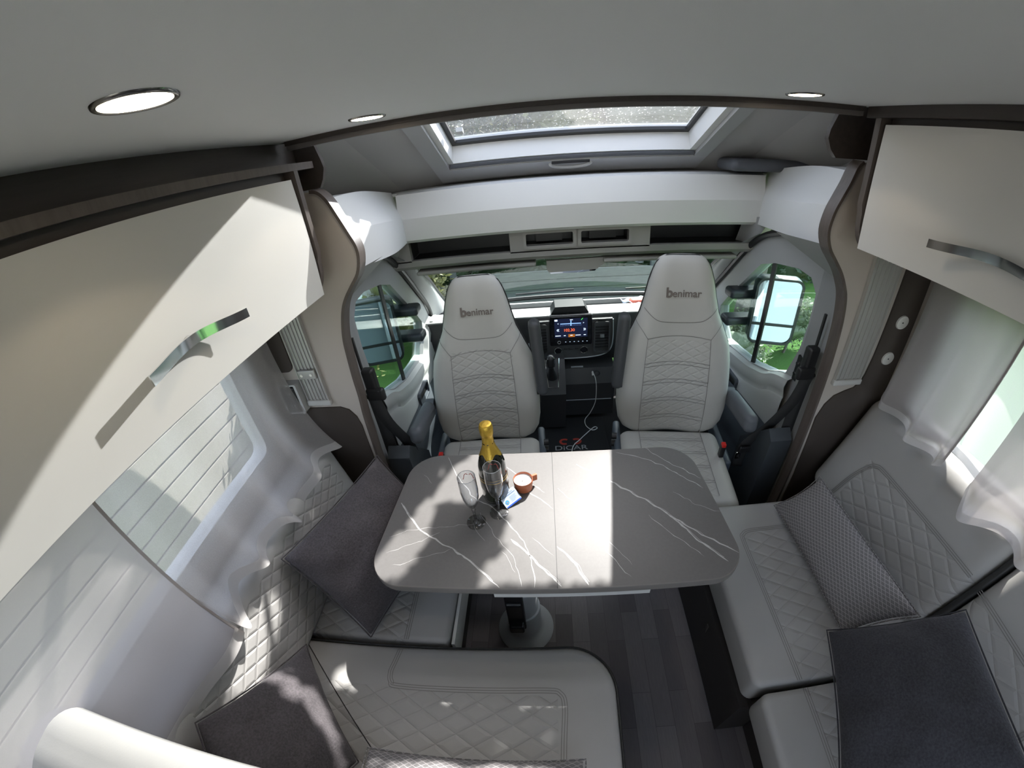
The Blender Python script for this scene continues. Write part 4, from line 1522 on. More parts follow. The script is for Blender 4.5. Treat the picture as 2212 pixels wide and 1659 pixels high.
# trapezoid with generous corner radii and slightly bowed sides
cr = [(0.545, 0.535), (0.512, 1.077), (-0.512, 1.077), (-0.545, 0.535)]
def rounded(cr, rad, n=10):
    pts = []
    k = len(cr)
    for i in range(k):
        p0, p1, p2 = Vector(cr[i - 1]), Vector(cr[i]), Vector(cr[(i + 1) % k])
        a, b_ = (p0 - p1).normalized(), (p2 - p1).normalized()
        half = a.angle(b_) / 2
        d = rad[i] / math.tan(half)
        A, B = p1 + a * d, p1 + b_ * d
        c = p1 + (a + b_).normalized() * (rad[i] / math.sin(half))
        a0 = math.atan2(A.y - c.y, A.x - c.x)
        a1 = math.atan2(B.y - c.y, B.x - c.x)
        dd = (a1 - a0 + math.pi) % (2 * math.pi) - math.pi
        for j in range(n + 1):
            t = a0 + dd * j / n
            pts.append((c.x + rad[i] * math.cos(t), c.y + rad[i] * math.sin(t)))
    return pts


def plate(poly, z0, z1, bev=.002, m=0, m_side=None):
    """flat slab with a small edge rounding; fan-filled top"""
    g = G()
    n = len(poly)
    cx = sum(p[0] for p in poly) / n
    cy = sum(p[1] for p in poly) / n
    def inset(d):
        r_ = []
        for i, p in enumerate(poly):
            a, b_ = Vector(poly[i - 1]), Vector(poly[(i + 1) % n])
            t = (b_ - a).normalized()
            nn = Vector((-t.y, t.x))
            q = Vector(p)
            if (Vector((cx, cy)) - q).dot(nn) < 0:
                nn = -nn
            r_.append(q + nn * d)
        return r_
    loops = []
    st = 4
    for k in range(st + 1):
        a = math.pi / 2 * k / st
        loops.append((bev * (1 - math.sin(a)), z0 + bev * (1 - math.cos(a))))
    for k in range(st + 1):
        a = math.pi / 2 * k / st
        loops.append((bev * (1 - math.cos(a)), z1 - bev * (1 - math.sin(a))))
    vs_ = []
    for d, z in loops:
        vs_ += [(q.x, q.y, z) for q in inset(d)]
    fs_ = []
    for i in range(len(loops) - 1):
        for k in range(n):
            fs_.append((i * n + k, i * n + (k + 1) % n, (i + 1) * n + (k + 1) % n, (i + 1) * n + k))
    g.add(vs_, fs_, m if m_side is None else m_side)
    base_n = len(g.v)
    top = list(range((len(loops) - 1) * n, len(loops) * n))
    g.f += [tuple(top), tuple(reversed(range(n)))]
    g.m += [m, m]
    return g


tp_poly = rounded(cr, [.105, .115, .115, .105])
g = plate(tp_poly, ZT - .028, ZT, .003, 0, 2)
VE = [
 ([(-.507,.842),(-.472,.793),(-.414,.733),(-.331,.680),(-.247,.630),(-.150,.540)], .0062),
 ([(-.385,1.062),(-.342,.985),(-.287,.906),(-.255,.862),(-.190,.820),(-.118,.735),(-.070,.650),(-.052,.541)], .0040),
 ([(-.208,1.055),(-.105,.955),(-.020,.880)], .0042),
 ([(-.090,.900),(.005,.812)], .0045),
 ([(-.125,.700),(-.075,.650),(-.020,.585),(.020,.545)], .0075),
 ([(.012,.672),(.045,.630),(.070,.590),(.090,.545)], .0075),
 ([(.090,1.010),(.200,.920),(.300,.830),(.370,.760),(.420,.705),(.530,.610)], .0062),
 ([(.370,.760),(.430,.660),(.490,.585)], .0058),
 ([(.110,.930),(.190,.850)], .0022),
 ([(.245,1.060),(.340,1.020),(.400,.975),(.450,.920),(.505,.865)], .0032),
 ([(.355,1.072),(.400,1.020),(.470,.950),(.512,.905)], .0030),
 ([(.300,.770),(.350,.700),(.430,.610)], .0020),
 ([(.060,.800),(.130,.720),(.220,.600)], .0016),
 ([(.020,.900),(.060,.850),(.130,.780)], .0016),
 ([(-.512,.700),(-.440,.735),(-.330,.745),(-.240,.755)], .0014),
 ([(-.505,.640),(-.430,.680),(-.350,.720)], .0014),
 ([(-.470,.600),(-.390,.632),(-.300,.665)], .0014),
 ([(-.230,.800),(-.180,.720),(-.120,.640),(-.090,.545)], .0018),
 ([(-.250,.760),(-.205,.690)], .0014),
 ([(-.455,.975),(-.420,.935)], .0020),
 ([(-.150,.660),(-.110,.590)], .0014),
 ([(-.060,.700),(.000,.640)], .0014),
 ([(.150,.650),(.210,.560)], .0026),
 ([(.400,.860),(.460,.800),(.530,.760)], .0016),
]
rv = random.Random(3)
for pts, w in VE:
    w *= .78
    P = smooth_path([(x, y, ZT) for x, y in pts], 9)
    Q, Wd = [], []
    for i, p in enumerate(P):
        j = .0030 if w > .003 else .0042
        Q.append((p.x + noise.noise((p.x * 38, p.y * 38, 1.3)) * j * 2, p.y + noise.noise((p.x * 38, p.y * 38, 7.3)) * j * 2, ZT + .00015))
        taper = min(1, i / 4 + .25, (len(P) - 1 - i) / 4 + .25)
        Wd.append(w * taper * (0.55 + .75 * abs(noise.noise((p.x * 60, p.y * 60, 3.1))) * 2))
    g.ribbon(Q, Wd, 1)
    if w > .004:
        g.ribbon([(q[0] + .007 + .004 * noise.noise((q[0] * 22, q[1] * 22, 5)), q[1] - .003, q[2] + .00005) for q in Q[2:-3]], .0011, 1)
g.ribbon([(0.008, 0.5365, ZT + .0002), (0.008, 1.0755, ZT + .0002)], .0016, 3)
g.build('tabletop', [M_marble, M_vein, plain('table_edge', (0.17, 0.155, 0.145), 0.5), M_black], tb, smooth=30)
G().box(-0.168, 0.262, 0.538, 0.566, 0.690, 0.7115).build('slide_rail', M_lightplastic, tb, smooth=0)
G().box(-0.40, 0.35, 0.62, 1.0, 0.66, 0.70).build('underframe', M_darkplastic, tb, smooth=0)
PX, PY = -0.128, 0.752
M_ped = plain('silver_grey_paint', (0.58, 0.60, 0.62), 0.4, 0.15)
G().lathe([(0.0001, .0), (.118, .0), (.119, .006), (.112, .014), (.085, .030), (.074, .040), (.070, .058), (.068, .20), (.0001, .20)], (PX, PY, 0.0), 48).build('pedestal_foot', M_ped, tb, smooth=50)
G().lathe([(.060, .16), (.060, .45), (.052, .455), (.052, .67), (.0001, .67)], (PX, PY, 0.0), 40).build('column', M_ped, tb, smooth=50)
g = G().rbox((PX - .02, PY - .064, .30), (.066, .03, .30), .008, 3)
g.rbox((PX - .02, PY - .085, .20), (.056, .04, .05), .008, 3)
g.tube([(PX - .045, PY - .078, .37), (PX + .006, PY - .078, .37)], .012, 10)
g.build('release_lever', M_black, tb)

# ------------------------------------------------------------------ things on the table
bt = thing('champagne_bottle', 'dark champagne bottle with gold foil neck standing on the table', 'bottle', (-0.181, 0.874, ZT))
prof = [(.0001, .008), (.030, .004), (.040, 0), (.044, .004), (.0450, .02), (.0450, .135), (.043, .155), (.036, .180), (.0265, .203), (.020, .222), (.0175, .245)]
M_btl = plain('dark_green_glass', (0.010, 0.012, 0.006), 0.06, coat=1.0)
G().lathe(prof, (-0.181, 0.874, ZT), 48).build('glass_body', M_btl, bt, smooth=60)
def foilmat():
    m, nt, b = nm('gold_foil')
    b.inputs['Base Color'].default_value = (0.62, 0.40, 0.06, 1)
    b.inputs['Metallic'].default_value = 0.75
    b.inputs['Roughness'].default_value = 0.38
    bump(nt, b, tex_noise(nt, 90, 4, objco(nt)), .6, .003)
    return m


M_foil = foilmat()
nseg = 48
g = G()
pf = [(.0272, .202), (.0212, .221), (.0180, .240), (.0172, .262), (.0172, .268), (.0195, .270), (.0200, .276), (.0205, .292), (.0200, .300), (.0170, .307), (.0100, .309), (.0001, .3085)]
vs_, fs_ = [], []
for i, (r_, z) in enumerate(pf):
    for k in range(nseg):
        a = 2 * math.pi * k / nseg
        rr = r_ * (1 + .02 * noise.noise((math.cos(a) * 3, math.sin(a) * 3, z * 60)))
        zz = z - (.016 * (1 + math.cos(a * 4)) / 2 if i == 0 else 0)
        if i == 0:
            rr = .0272 + (.202 - zz) * .50
        vs_.append((-0.181 + rr * math.cos(a), 0.874 + rr * math.sin(a), ZT + zz))
for i in range(len(pf) - 1):
    for k in range(nseg):
        fs_.append((i * nseg + k, i * nseg + (k + 1) % nseg, (i + 1) * nseg + (k + 1) % nseg, (i + 1) * nseg + k))
g.add(vs_, fs_)
g.build('foil_wrap', M_foil, bt, smooth=50)
G().lathe([(.0452, .060), (.0456, .061), (.0456, .118), (.0452, .119)], (-0.181, 0.874, ZT), 48).build('label_band', plain('black_label', (0.015, 0.013, 0.012), 0.35), bt, smooth=60)
g = G().lathe([(.0458, .100), (.0459, .1015), (.0458, .103)], (-0.181, 0.874, ZT), 48).lathe([(.0458, .112), (.0459, .1128), (.0458, .1136)], (-0.181, 0.874, ZT), 48)
g.build('gold_line', M_foil, bt, smooth=60)

def flute(x, y, lab):
    t = thing('champagne_flute', lab, 'glass', (x, y, ZT), 'champagne flutes')
    pr = [(.0001, .0025), (.012, .0035), (.0295, .0015), (.0305, .0008), (.0295, .0), (.0001, .0)]
    G().lathe(pr, (x, y, ZT), 40).build('foot', M_flute, t, smooth=60)
    G().lathe([(.010, .0035), (.0055, .009), (.0042, .02), (.0040, .045), (.0050, .058), (.0068, .062), (.0050, .066), (.0045, .070), (.0060, .076), (.0001, .076)], (x, y, ZT), 24).build('stem', M_flute, t, smooth=60)
    o_ = [(.0040, .072), (.012, .080), (.019, .095), (.0245, .120), (.0270, .150), (.0268, .180), (.0262, .205)]
    i_ = [(.0250, .205), (.0256, .180), (.0258, .150), (.0232, .121), (.0177, .097), (.010, .083), (.0001, .078)]
    b_ = G().lathe(o_ + i_, (x, y, ZT), 48).build('bowl', M_flute, t, smooth=60)
    n_ = 40
    G().tube([(x + .0258 * math.cos(2 * math.pi * k / n_), y + .0258 * math.sin(2 * math.pi * k / n_), ZT + .205) for k in range(n_ + 1)], .0009, 6, cap=False).build('rim', plain('rim_glass', (0.35, 0.36, 0.38), 0.1), t)
    # small red printed mark
    g = G()
    for sx in (-1, 1):
        pts = []
        for (a, z) in ((0.10, .188), (0.32, .192), (.52, .188), (.60, .180), (.78, .174)):
            an = math.pi / 2 + sx * a * .9
            pts.append((x + .0264 * math.cos(an), y + .0264 * math.sin(an), ZT + z))
        P = smooth_path(pts, 5)
        g.tube(P, .0010, 5)
    g.build('printed_mark', plain('print_red', (0.55, 0.05, 0.03), 0.5), b_)


flute(-0.238, 0.764, 'empty champagne flute nearest the viewer, left of the bottle')
flute(-0.168, 0.802, 'empty champagne flute standing directly in front of the bottle')

cd = thing('candle_holder', 'small terracotta cup holding a white candle on the table', 'candle', (-0.092, 0.905, ZT))
M_terra = plain('terracotta', (0.42, 0.125, 0.055), 0.5, bscale=300, bstr=.1)
G().lathe([(.0001, 0), (.026, 0), (.030, .004), (.0325, .035), (.033, .043), (.0318, .0445), (.0305, .042), (.0295, .03), (.0001, .03)], (-0.092, 0.905, ZT), 40).build('cup', M_terra, cd, smooth=50)
g = G().rbox((0, 0, 0), (.022, .010, .026), .003, 3)
g.xf(Matrix.Translation((-0.056, 0.922, ZT + .031)) @ Matrix.Rotation(R(25), 4, 'Z'))
g.build('cup_handle', M_terra, cd)
wx = G().lathe([(.0001, .0365), (.022, .0362), (.0298, .037), (.0300, .030)], (-0.092, 0.905, ZT), 36).build('wax', plain('white_wax', (0.75, 0.74, 0.74), 0.35), cd, smooth=60)
G().tube([(-0.092, 0.905, ZT + .036), (-0.094, 0.903, ZT + .043), (-0.088, 0.909, ZT + .047)], .0011, 6).build('wick', plain('wick_white', (0.8, 0.8, 0.78), 0.8), wx)

# business card leaning on the cup
c0, c1, c2 = Vector((-0.140, 0.812, ZT + .0005)), Vector((-0.091, 0.848, ZT + .0135)), Vector((-0.163, 0.842, ZT + .0280))
xd = (c1 - c0).normalized()
yd = (c2 - c0)
yd = (yd - xd * yd.dot(xd)).normalized()
cw, ch = .060, .048
cardo = Vector((-0.143, 0.8135, ZT + .001))
nd = xd.cross(yd)
card = thing('business_card', 'pale blue business card leaning on the terracotta candle cup', 'card', tuple(cardo))
def cpt(u, v, n_=0):
    return tuple(cardo + xd * (u * cw) + yd * (v * ch) + nd * n_)


g = plate([(p[0], p[1]) for p in roundrect(0, cw, 0, ch, .004, 4)], 0, .0007, .0002)
g.v = [tuple(cardo + xd * p[0] + yd * p[1] + nd * p[2]) for p in g.v]
g.build('card_stock', plain('card_blue_white', (0.52, 0.60, 0.74), 0.5), card, smooth=0)
g = G().add([cpt(.05, .0, .001), cpt(.97, .0, .001), cpt(.97, .09, .001), cpt(.05, .09, .001)], [(0, 1, 2, 3)])
g.build('blue_stripe', plain('card_blue', (0.03, 0.10, 0.5), 0.5), card, smooth=0)
g = G()
for (v, u0, u1, w_) in ((.80, .25, .80, .04), (.68, .12, .92, .06), (.52, .45, .85, .025), (.44, .45, .80, .025), (.36, .45, .85, .025), (.28, .45, .78, .025), (.20, .45, .70, .025)):
    g.add([cpt(u0, v, .001), cpt(u1, v, .001), cpt(u1, v + w_, .001), cpt(u0, v + w_, .001)], [(0, 1, 2, 3)])
g.build('card_lines', plain('card_ink', (0.22, 0.28, 0.42), 0.6), card, smooth=0)
g = G().add([cpt(.22 + .11 * math.cos(a), .34 + .15 * math.sin(a), .0012) for a in [math.pi * 2 * k / 20 for k in range(20)]], [tuple(range(20))])
g.add([cpt(.22 + .055 * math.cos(a), .32 + .08 * math.sin(a), .0014) for a in [math.pi * 2 * k / 3 + .5 for k in range(3)]], [(0, 1, 2)], 1)
g.build('card_logo', [plain('logo_sky', (0.08, 0.35, 0.62), 0.5), plain('logo_rose', (0.5, 0.22, 0.2), 0.5)], card, smooth=0)

# ------------------------------------------------------------------ lounge seating
def seams_on(g, paths, w=.0022, gap=.007, m=1, normal=(0, 0, 1), lift=.0006, n=3):
    for P in paths:
        S = smooth_path(P, 7)
        for k in range(n):
            off = (k - (n - 1) / 2) * gap
            Q = []
            for i, p in enumerate(S):
                t = (S[min(i + 1, len(S) - 1)] - S[max(i - 1, 0)]).normalized()
                Q.append(p + t.cross(Vector(normal)) * off)
            g.ribbon(Q, w, m, normal, lift)
    return g


def soft_plate(poly, z0, z1, bev, origin, name, mats, seam_paths=(), piping=None, label='', cat='cushion', group=None):
    t = thing(name, label, cat, origin, group)
    g = plate(poly, z0, z1, bev)
    seams_on(g, seam_paths)
    g.build('cover', mats, t, smooth=50)
    if piping:
        n = len(poly)
        P = [(x, y, z1 - bev * .35) for x, y in poly] + [(poly[0][0], poly[0][1], z1 - bev * .35)]
        G().tube(P, .0035, 6, cap=False).build('piping', M_piping, t)
    return t


SEAT = 0.47
# left side seat
pl = rounded([(-0.340, 0.490), (-0.325, 1.09), (-0.87, 1.09), (-0.87, 0.485)], [.018, .05, .02, .02], 6)
soft_plate(pl, .335, SEAT, .016, (-.6, .8, .335), 'seat_cushion',
           [leather('leather_sideseat', quilt=(0, 1, -.30, .118, -.4, .4, .048)), M_thread],
           [[(-.478, .492, SEAT), (-.478, .7, SEAT), (-.478, 1.05, SEAT)]], None,
           'light grey quilted seat cushion beneath the table\'s left end, dark pillow on it')
# transverse bench in front of the viewer
pl = rounded([(0.158, -0.42), (0.172, 0.487), (-0.835, 0.462), (-0.835, -0.42)], [.02, .135, .02, .02], 12)
soft_plate(pl, .335, SEAT, .022, (-.33, .05, .335), 'bench_cushion',
           [leather('leather_bench', quilt=(0, 1, -.50, .330, -.45, .290, .052)), M_thread],
           [[(-.488, .462, SEAT), (-.497, .42, SEAT), (-.504, .385, SEAT), (-.495, .357, SEAT), (-.462, .346, SEAT), (-.2, .351, SEAT), (-.03, .354, SEAT), (0.008, .345, SEAT), (.020, .31, SEAT), (.014, .20, SEAT), (.008, .0, SEAT), (.006, -.3, SEAT)]],
           True, 'wide light grey bench cushion with rounded corner nearest the viewer')
# backrest along the left wall
t = thing('backrest_cushion', 'long quilted light grey backrest along the left curtained wall', 'cushion', (-.93, .5, .47))
def lean(q):
    return (q[0] - .07 * (q[2] / .34), q[1], q[2])


g = G().rbox((-.905, .50, .632), (.150, 1.18, .345), .045, 10, fn=lean)
seams_on(g, [[(-.8370, .105, .52), (-.8430, .105, .58), (-.862, .108, .70), (-.870, .108, .745)], [(-.858, 1.02, .66), (-.867, 1.03, .72), (-.880, 1.02, .765)]], normal=(1, 0, .2), n=2, lift=.0015)
g.build('cover', [leather('leather_leftback', quilt=(1, 2, -.385, .52, -.02, .30, .040)), M_thread], t, smooth=60)
# backrest of the transverse bench, its top just below the camera
t = thing('backrest_cushion', 'backrest with rounded top at the lower left, sunlight painted into its pale leather', 'cushion', (-.69, -.02, .47))
g = G().rbox((-.69, -.035, .755), (.60, .150, .60), .062, 8)
g.build('cover', leather('leather_nearback_lit', (0.58, 0.565, 0.535)), t, smooth=70)  # lounge leather in a paler tone, standing in for sunlight
G().box(-1.03, -.36, -.13, -.10, .34, .98).build('support_board', M_wood, t, smooth=0)

# right side seats
pl = rounded([(1.20, 0.322), (1.20, 1.00), (0.580, 1.00), (0.566, 0.322)], [.02, .02, .03, .03], 6)
soft_plate(pl, .335, SEAT, .020, (.88, .66, .335), 'seat_cushion',
           [leather('leather_rightseat', quilt=(0, 1, -.162, .4, -.4, .200, .050)), M_thread],
           [[(.706, .325, SEAT), (.708, .6, SEAT), (.712, .82, SEAT), (.722, .852, SEAT), (.750, .866, SEAT), (.82, .868, SEAT), (1.0, .868, SEAT)]], None,
           'light grey seat cushion of the right bench, nearest the table\'s right end')
pl = rounded([(1.20, -0.45), (1.20, 0.306), (0.574, 0.306), (0.555, -0.45)], [.02, .02, .03, .03], 6)
soft_plate(pl, .335, SEAT, .020, (.88, .0, .335), 'seat_cushion',
           [leather('leather_rightseat2', quilt=(0, 1, -.165, .4, -.4, .4, .050)), M_thread],
           [[(.712, .302, SEAT), (.708, .1, SEAT), (.70, -.3, SEAT)]], None,
           'light grey seat cushion at the lower right under the slate pillow')
def rback(y0, y1, label, seam, quilt):
    t = thing('backrest_cushion', label, 'cushion', (1.22, (y0 + y1) / 2, .47))
    yc, hy = (y0 + y1) / 2, (y1 - y0)
    def ln_(q):
        return (min(q[0] + .145 * (q[2] / .40), .072), q[1], q[2])
    g = G().rbox((1.282, yc, .675), (.135, hy, .43), .050, 8, fn=ln_)
    def onf(y, z):
        return (1.2145 + .145 * ((z - .675) / .40) - .0016, y, z)
    seams_on(g, [[onf(y, z) for y, z in s] for s in seam], normal=(-.94, 0, .34), lift=.0012)
    g.build('cover', [leather('leather_rback', quilt=quilt), M_thread], t, smooth=60)


rback(.412, 1.118, 'large light grey backrest cushion on the right bench beside the brown board',
      [[(.97, .52), (.955, .62), (.93, .69), (.905, .716), (.87, .722), (.75, .722), (.55, .722), (.43, .722)]], (1, 2, -.355, .18, 0.0, .245, .050))
rback(-.42, .388, 'light grey backrest cushion at the lower right behind the slate pillow',
      [[(.385, .715), (.2, .70), (.10, .695), (.06, .675), (.04, .64), (.03, .52)]], (1, 2, .06, .40, 0.0, .225, .050))
g = G()
g.rbox((1.30, .400, .675), (.135, .022, .43), .010, 4, fn=lambda q: (min(q[0] + .145 * (q[2] / .40) - .004, .055), q[1], q[2]))
tag(g.build('divider_pad', M_piping, smooth=60), 'narrow black strip between the two right backrest cushions', 'strip')

# bench bases
g = G().box(-1.03, -.385, .47, 1.134, 0, .335).box(-1.03, -.38, .47, 1.134, .31, .335)
tag(g.build('bench_box', M_skirt, smooth=0), 'dark plinth carrying the left side seat under the table', 'bench base')
g = G().box(-1.03, .10, -.6, .455, 0, .335)
tag(g.build('bench_box', M_skirt, smooth=0), 'dark plinth carrying the bench nearest the viewer', 'bench base')
g = G().box(.571, 1.36, .312, 1.005, 0, .30).box(.60, 1.36, .30, 1.01, .30, .335)
g.rbox((.569, .62, .21), (.006, .014, .05), .0025, 2)
tag(g.build('bench_box', M_skirt, smooth=0), 'dark plinth with small catch beneath the right bench', 'bench base')
g = G().box(.68, 1.36, -.6, .31, 0, .335)
tag(g.build('bench_box', M_skirt, smooth=0), 'recessed dark plinth below the lower right seat cushion', 'bench base')
# pale front of the left side seat
g = G().box(-.332, -.322, .492, 1.05, .345, .452)
tag(g.build('seat_front_pad', leather('leather_pad', (0.62, 0.61, 0.58)), smooth=0), 'pale vertical edge pad along the left side seat front', 'pad')

# ------------------------------------------------------------------ pillows
def pillow(name, corners, thick, mat, label, n=30, seed=0, wr=.010, pinch=.055):
    A, B, C_, D = [Vector(c) for c in corners]
    N = (B - A).cross(D - A).normalized()
    cen = (A + B + C_ + D) / 4
    t = thing(name, label, 'pillow', tuple(cen))
    # local frame so that woven patterns follow the pillow
    X = ((B - A) + (C_ - D)).normalized()
    Y = N.cross(X)
    M_ = Matrix((X, Y, N)).transposed()
    g = G()
    def P(u, v, sgn):
        a, b_ = 2 * u - 1, 2 * v - 1
        ua = a * (1 - pinch * (1 - b_ * b_))
        vb = b_ * (1 - pinch * (1 - a * a))
        uu, vv = (ua + 1) / 2, (vb + 1) / 2
        p = A.lerp(B, uu).lerp(D.lerp(C_, uu), vv)
        e = max(0, (1 - a * a)) * max(0, (1 - b_ * b_))
        h = thick / 2 * e ** .5
        w = noise.noise((uu * 5 + seed, vv * 5, sgn * 2.0)) * wr * 2 * e ** .3
        w += math.sin((uu + vv) * 14 + seed) * wr * .5 * e ** .3 * abs(a * b_)
        return p + N * sgn * (h + (w if e > 0 else 0))
    g.grid(lambda u, v: P(u, v, 1), n, n)
    g.grid(lambda u, v: P(u, v, -1), n, n)
    inv = M_.inverted()
    g.v = [tuple(inv @ (Vector(p) - cen)) for p in g.v]
    o = g.build('cover', mat, None, smooth=80, sub=1)
    o.parent = t
    o.rotation_euler = M_.to_euler()
    # zip seam round the edge
    e = []
    for k in range(0, n + 1):
        e.append(P(k / n, 0, 0))
    for k in range(1, n + 1):
        e.append(P(1, k / n, 0))
    for k in range(1, n + 1):
        e.append(P(1 - k / n, 1, 0))
    for k in range(1, n + 1):
        e.append(P(0, 1 - k / n, 0))
    G().tube(e, .0022, 5, cap=False).build('edge_seam', mat, t)
    return t


pillow('pillow', [(-.588, .479, .495), (-.395, .93, .510), (-.655, 1.045, .775), (-.838, .585, .758)], .15, M_pillow, 'charcoal pillow leaning on the left backrest beside the table end', seed=1)
pillow('pillow', [(-.52, .128, .505), (-.738, .395, .600), (-.815, .10, .800), (-.62, -.16, .70)], .16, M_pillow, 'charcoal pillow in the lower left corner, half in sun', seed=5)
pillow('pillow', [(-.495, -.13, .64), (.075, -.13, .64), (.065, .165, .555), (-.485, .160, .555)], .12, M_check, 'patterned grey lumbar pillow lying at the bottom edge, on the bench', seed=9, pinch=.04)
pillow('pillow', [(.885, .420, .500), (.890, .955, .495), (1.005, .925, .675), (1.040, .375, .655)], .125, M_check, 'patterned grey lumbar pillow leaning on the right backrest', seed=12, pinch=.05, wr=.003)
pillow('pillow', [(.64, .02, .565), (.820, .435, .530), (1.105, .335, .745), (.945, -.04, .80)], .13, M_pillow2, 'large slate blue pillow at the lower right', seed=17, wr=.007, pinch=.035)

# ------------------------------------------------------------------ curtains
def curtain(x0, y0, y1, zt, hem, folds, amp, label, mat, side, ph=0.0, edges=(), n=90, flare=0.0):
    t = thing('curtain', label, 'curtain', (x0, (y0 + y1) / 2, zt))
    H = smooth_path([(0, a, b_) for a, b_ in hem], 8)
    def hz(y):
        for p, q in zip(H, H[1:]):
            if min(p.y, q.y) - 1e-6 <= y <= max(p.y, q.y) + 1e-6 and abs(q.y - p.y) > 1e-9:
                return p.z + (q.z - p.z) * (y - p.y) / (q.y - p.y)
        return H[0].z if abs(y - H[0].y) < abs(y - H[-1].y) else H[-1].z
    def f(u, v):
        y = y0 + (y1 - y0) * u
        zb = hz(y)
        z = zt + (zb - zt) * v
        w = math.sin(2 * math.pi * folds * u + ph + .6 * math.sin(5 * u)) 
        x = x0 - side * amp * (0.35 + 0.75 * v) * w - side * (.035 * v ** 2 + flare * v ** 5)
        return (x, y + .008 * math.cos(2 * math.pi * folds * u + ph) * v, z)
    G().grid(f, n, 24).build('cloth', mat, t, smooth=80)
    G().grid(lambda u, v: (lambda p: (p[0] - side * .0015, p[1], p[2]))(f(u, .955 + .045 * v)), n, 4).build('hem', M_hem, t, smooth=80)
    for u in edges:
        G().grid(lambda v, w: (lambda p: (p[0] - side * .002, p[1] + (w * .008 if u == 0 else -w * .008), p[2]))(f(u, v)), 24, 1).build('side_hem', plain('hem_fold', (0.40, 0.36, 0.34), 0.9), t, smooth=80)
    return t


curtain(-.955, .335, 1.075, 1.43, [(.335, .815), (.355, .775), (.41, .79), (.447, .85), (.51, .833), (.575, .816), (.62, .83), (.66, .833), (.72, .78), (.776, .742), (.82, .78), (.91, .82), (1.075, .80)], 4.2, .026, 'sheer white curtain panel over the left window, nearer the cab', M_curtain, -1, 1.0, flare=.085)
curtain(-.925, -.45, .350, 1.43, [(-.45, .80), (-.1, .79), (.08, .765), (.2, .77), (.35, .765)], 2.2, .020, 'denser beige curtain panel at the left edge, nearest the viewer', M_curtain2, -1, 2.0, (1.0,), flare=.05)
curtain(1.275, .700, 1.052, 1.49, [(.700, .905), (.78, .885), (.9, .895), (1.0, .915), (1.052, .93)], 2.6, .026, 'beige curtain panel over the right window, nearest the cab', M_curtain2, 1, .4, (0.0,))
curtain(1.262, .20, .615, 1.49, [(.20, .90), (.35, .885), (.45, .87), (.54, .845), (.58, .855), (.615, .90)], 2.4, .032, 'pale curtain panel in the middle of the right window', M_curtain2, 1, 1.8, (0.0,))
curtain(1.315, -.45, 1.05, 1.49, [(-.45, .93), (1.05, .93)], 6.0, .012, 'thin white net hanging against the right window behind the beige panels', sheer('net_curtain', (0.66, 0.64, 0.66), 0.22), 1, 0.7)
curtain(1.270, -.45, .19, 1.49, [(-.45, .90), (-.1, .90), (.19, .90)], 2.0, .022, 'beige curtain panel at the right edge of the picture', M_curtain2, 1, 0)

g = G().rbox((1.12, 1.95, 1.645), (.46, .20, .055), .026, 6)
t_ = tag(g.build('folded_mat', leather('slate_vinyl', (0.10, 0.105, 0.12)), smooth=70), 'dark grey padded mat lying on the right overcab shelf', 'mat')

# ------------------------------------------------------------------ outside
rg = random.Random(11)
def lawn_z(x, y):
    return -0.95 + max(0, x - 2.0) * .10 + max(0, y - 6) * .05 + .04 * noise.noise((x * .7, y * .7, 0))


g = G()
g.grid(lambda u, v: (-22 + 48 * u, -8 + 46 * v, lawn_z(-22 + 48 * u, -8 + 46 * v)), 90, 90)
o = g.build('lawn', grassmat(), smooth=80)
tag(o, 'bright green grass lawn with fallen leaves outside the cab windows', 'lawn')
o['kind'] = 'stuff'

M_leafd = leafmat('hedge_leaves', (0.004, 0.015, 0.004), (0.025, 0.065, 0.014))
M_leafm = leafmat('tree_leaves', (0.030, 0.050, 0.014), (0.26, 0.25, 0.09))
M_leafv = leafmat('variegated_leaves', (0.03, 0.05, 0.02), (0.30, 0.33, 0.22))
M_bark = plain('grey_bark', (0.10, 0.085, 0.07), 0.9, bscale=30, bstr=1.0, var=.4, bdist=.02)


def leaves(g, c, rad, n, size, rnd, m=0, shell=.55):
    for _ in range(n):
        d = Vector((rnd.gauss(0, 1), rnd.gauss(0, 1), rnd.gauss(0, 1))).normalized()
        k = shell + (1 - shell) * rnd.random()
        k *= 1 + .28 * noise.noise(tuple(d * 2.3 + Vector(c)))
        p = Vector(c) + Vector((d.x * rad[0], d.y * rad[1], d.z * rad[2])) * k
        a = Vector((rnd.gauss(0, 1), rnd.gauss(0, 1), rnd.gauss(0, .6))).normalized()
        b_ = a.orthogonal().normalized()
        b_ = (b_ * math.cos(rnd.random() * 6) + a.cross(b_) * math.sin(rnd.random() * 6))
        s_ = size * (.6 + .8 * rnd.random())
        g.add([p - a * s_, p + b_ * s_ * .4, p + a * s_, p - b_ * s_ * .4], [(0, 1, 2, 3)], m)


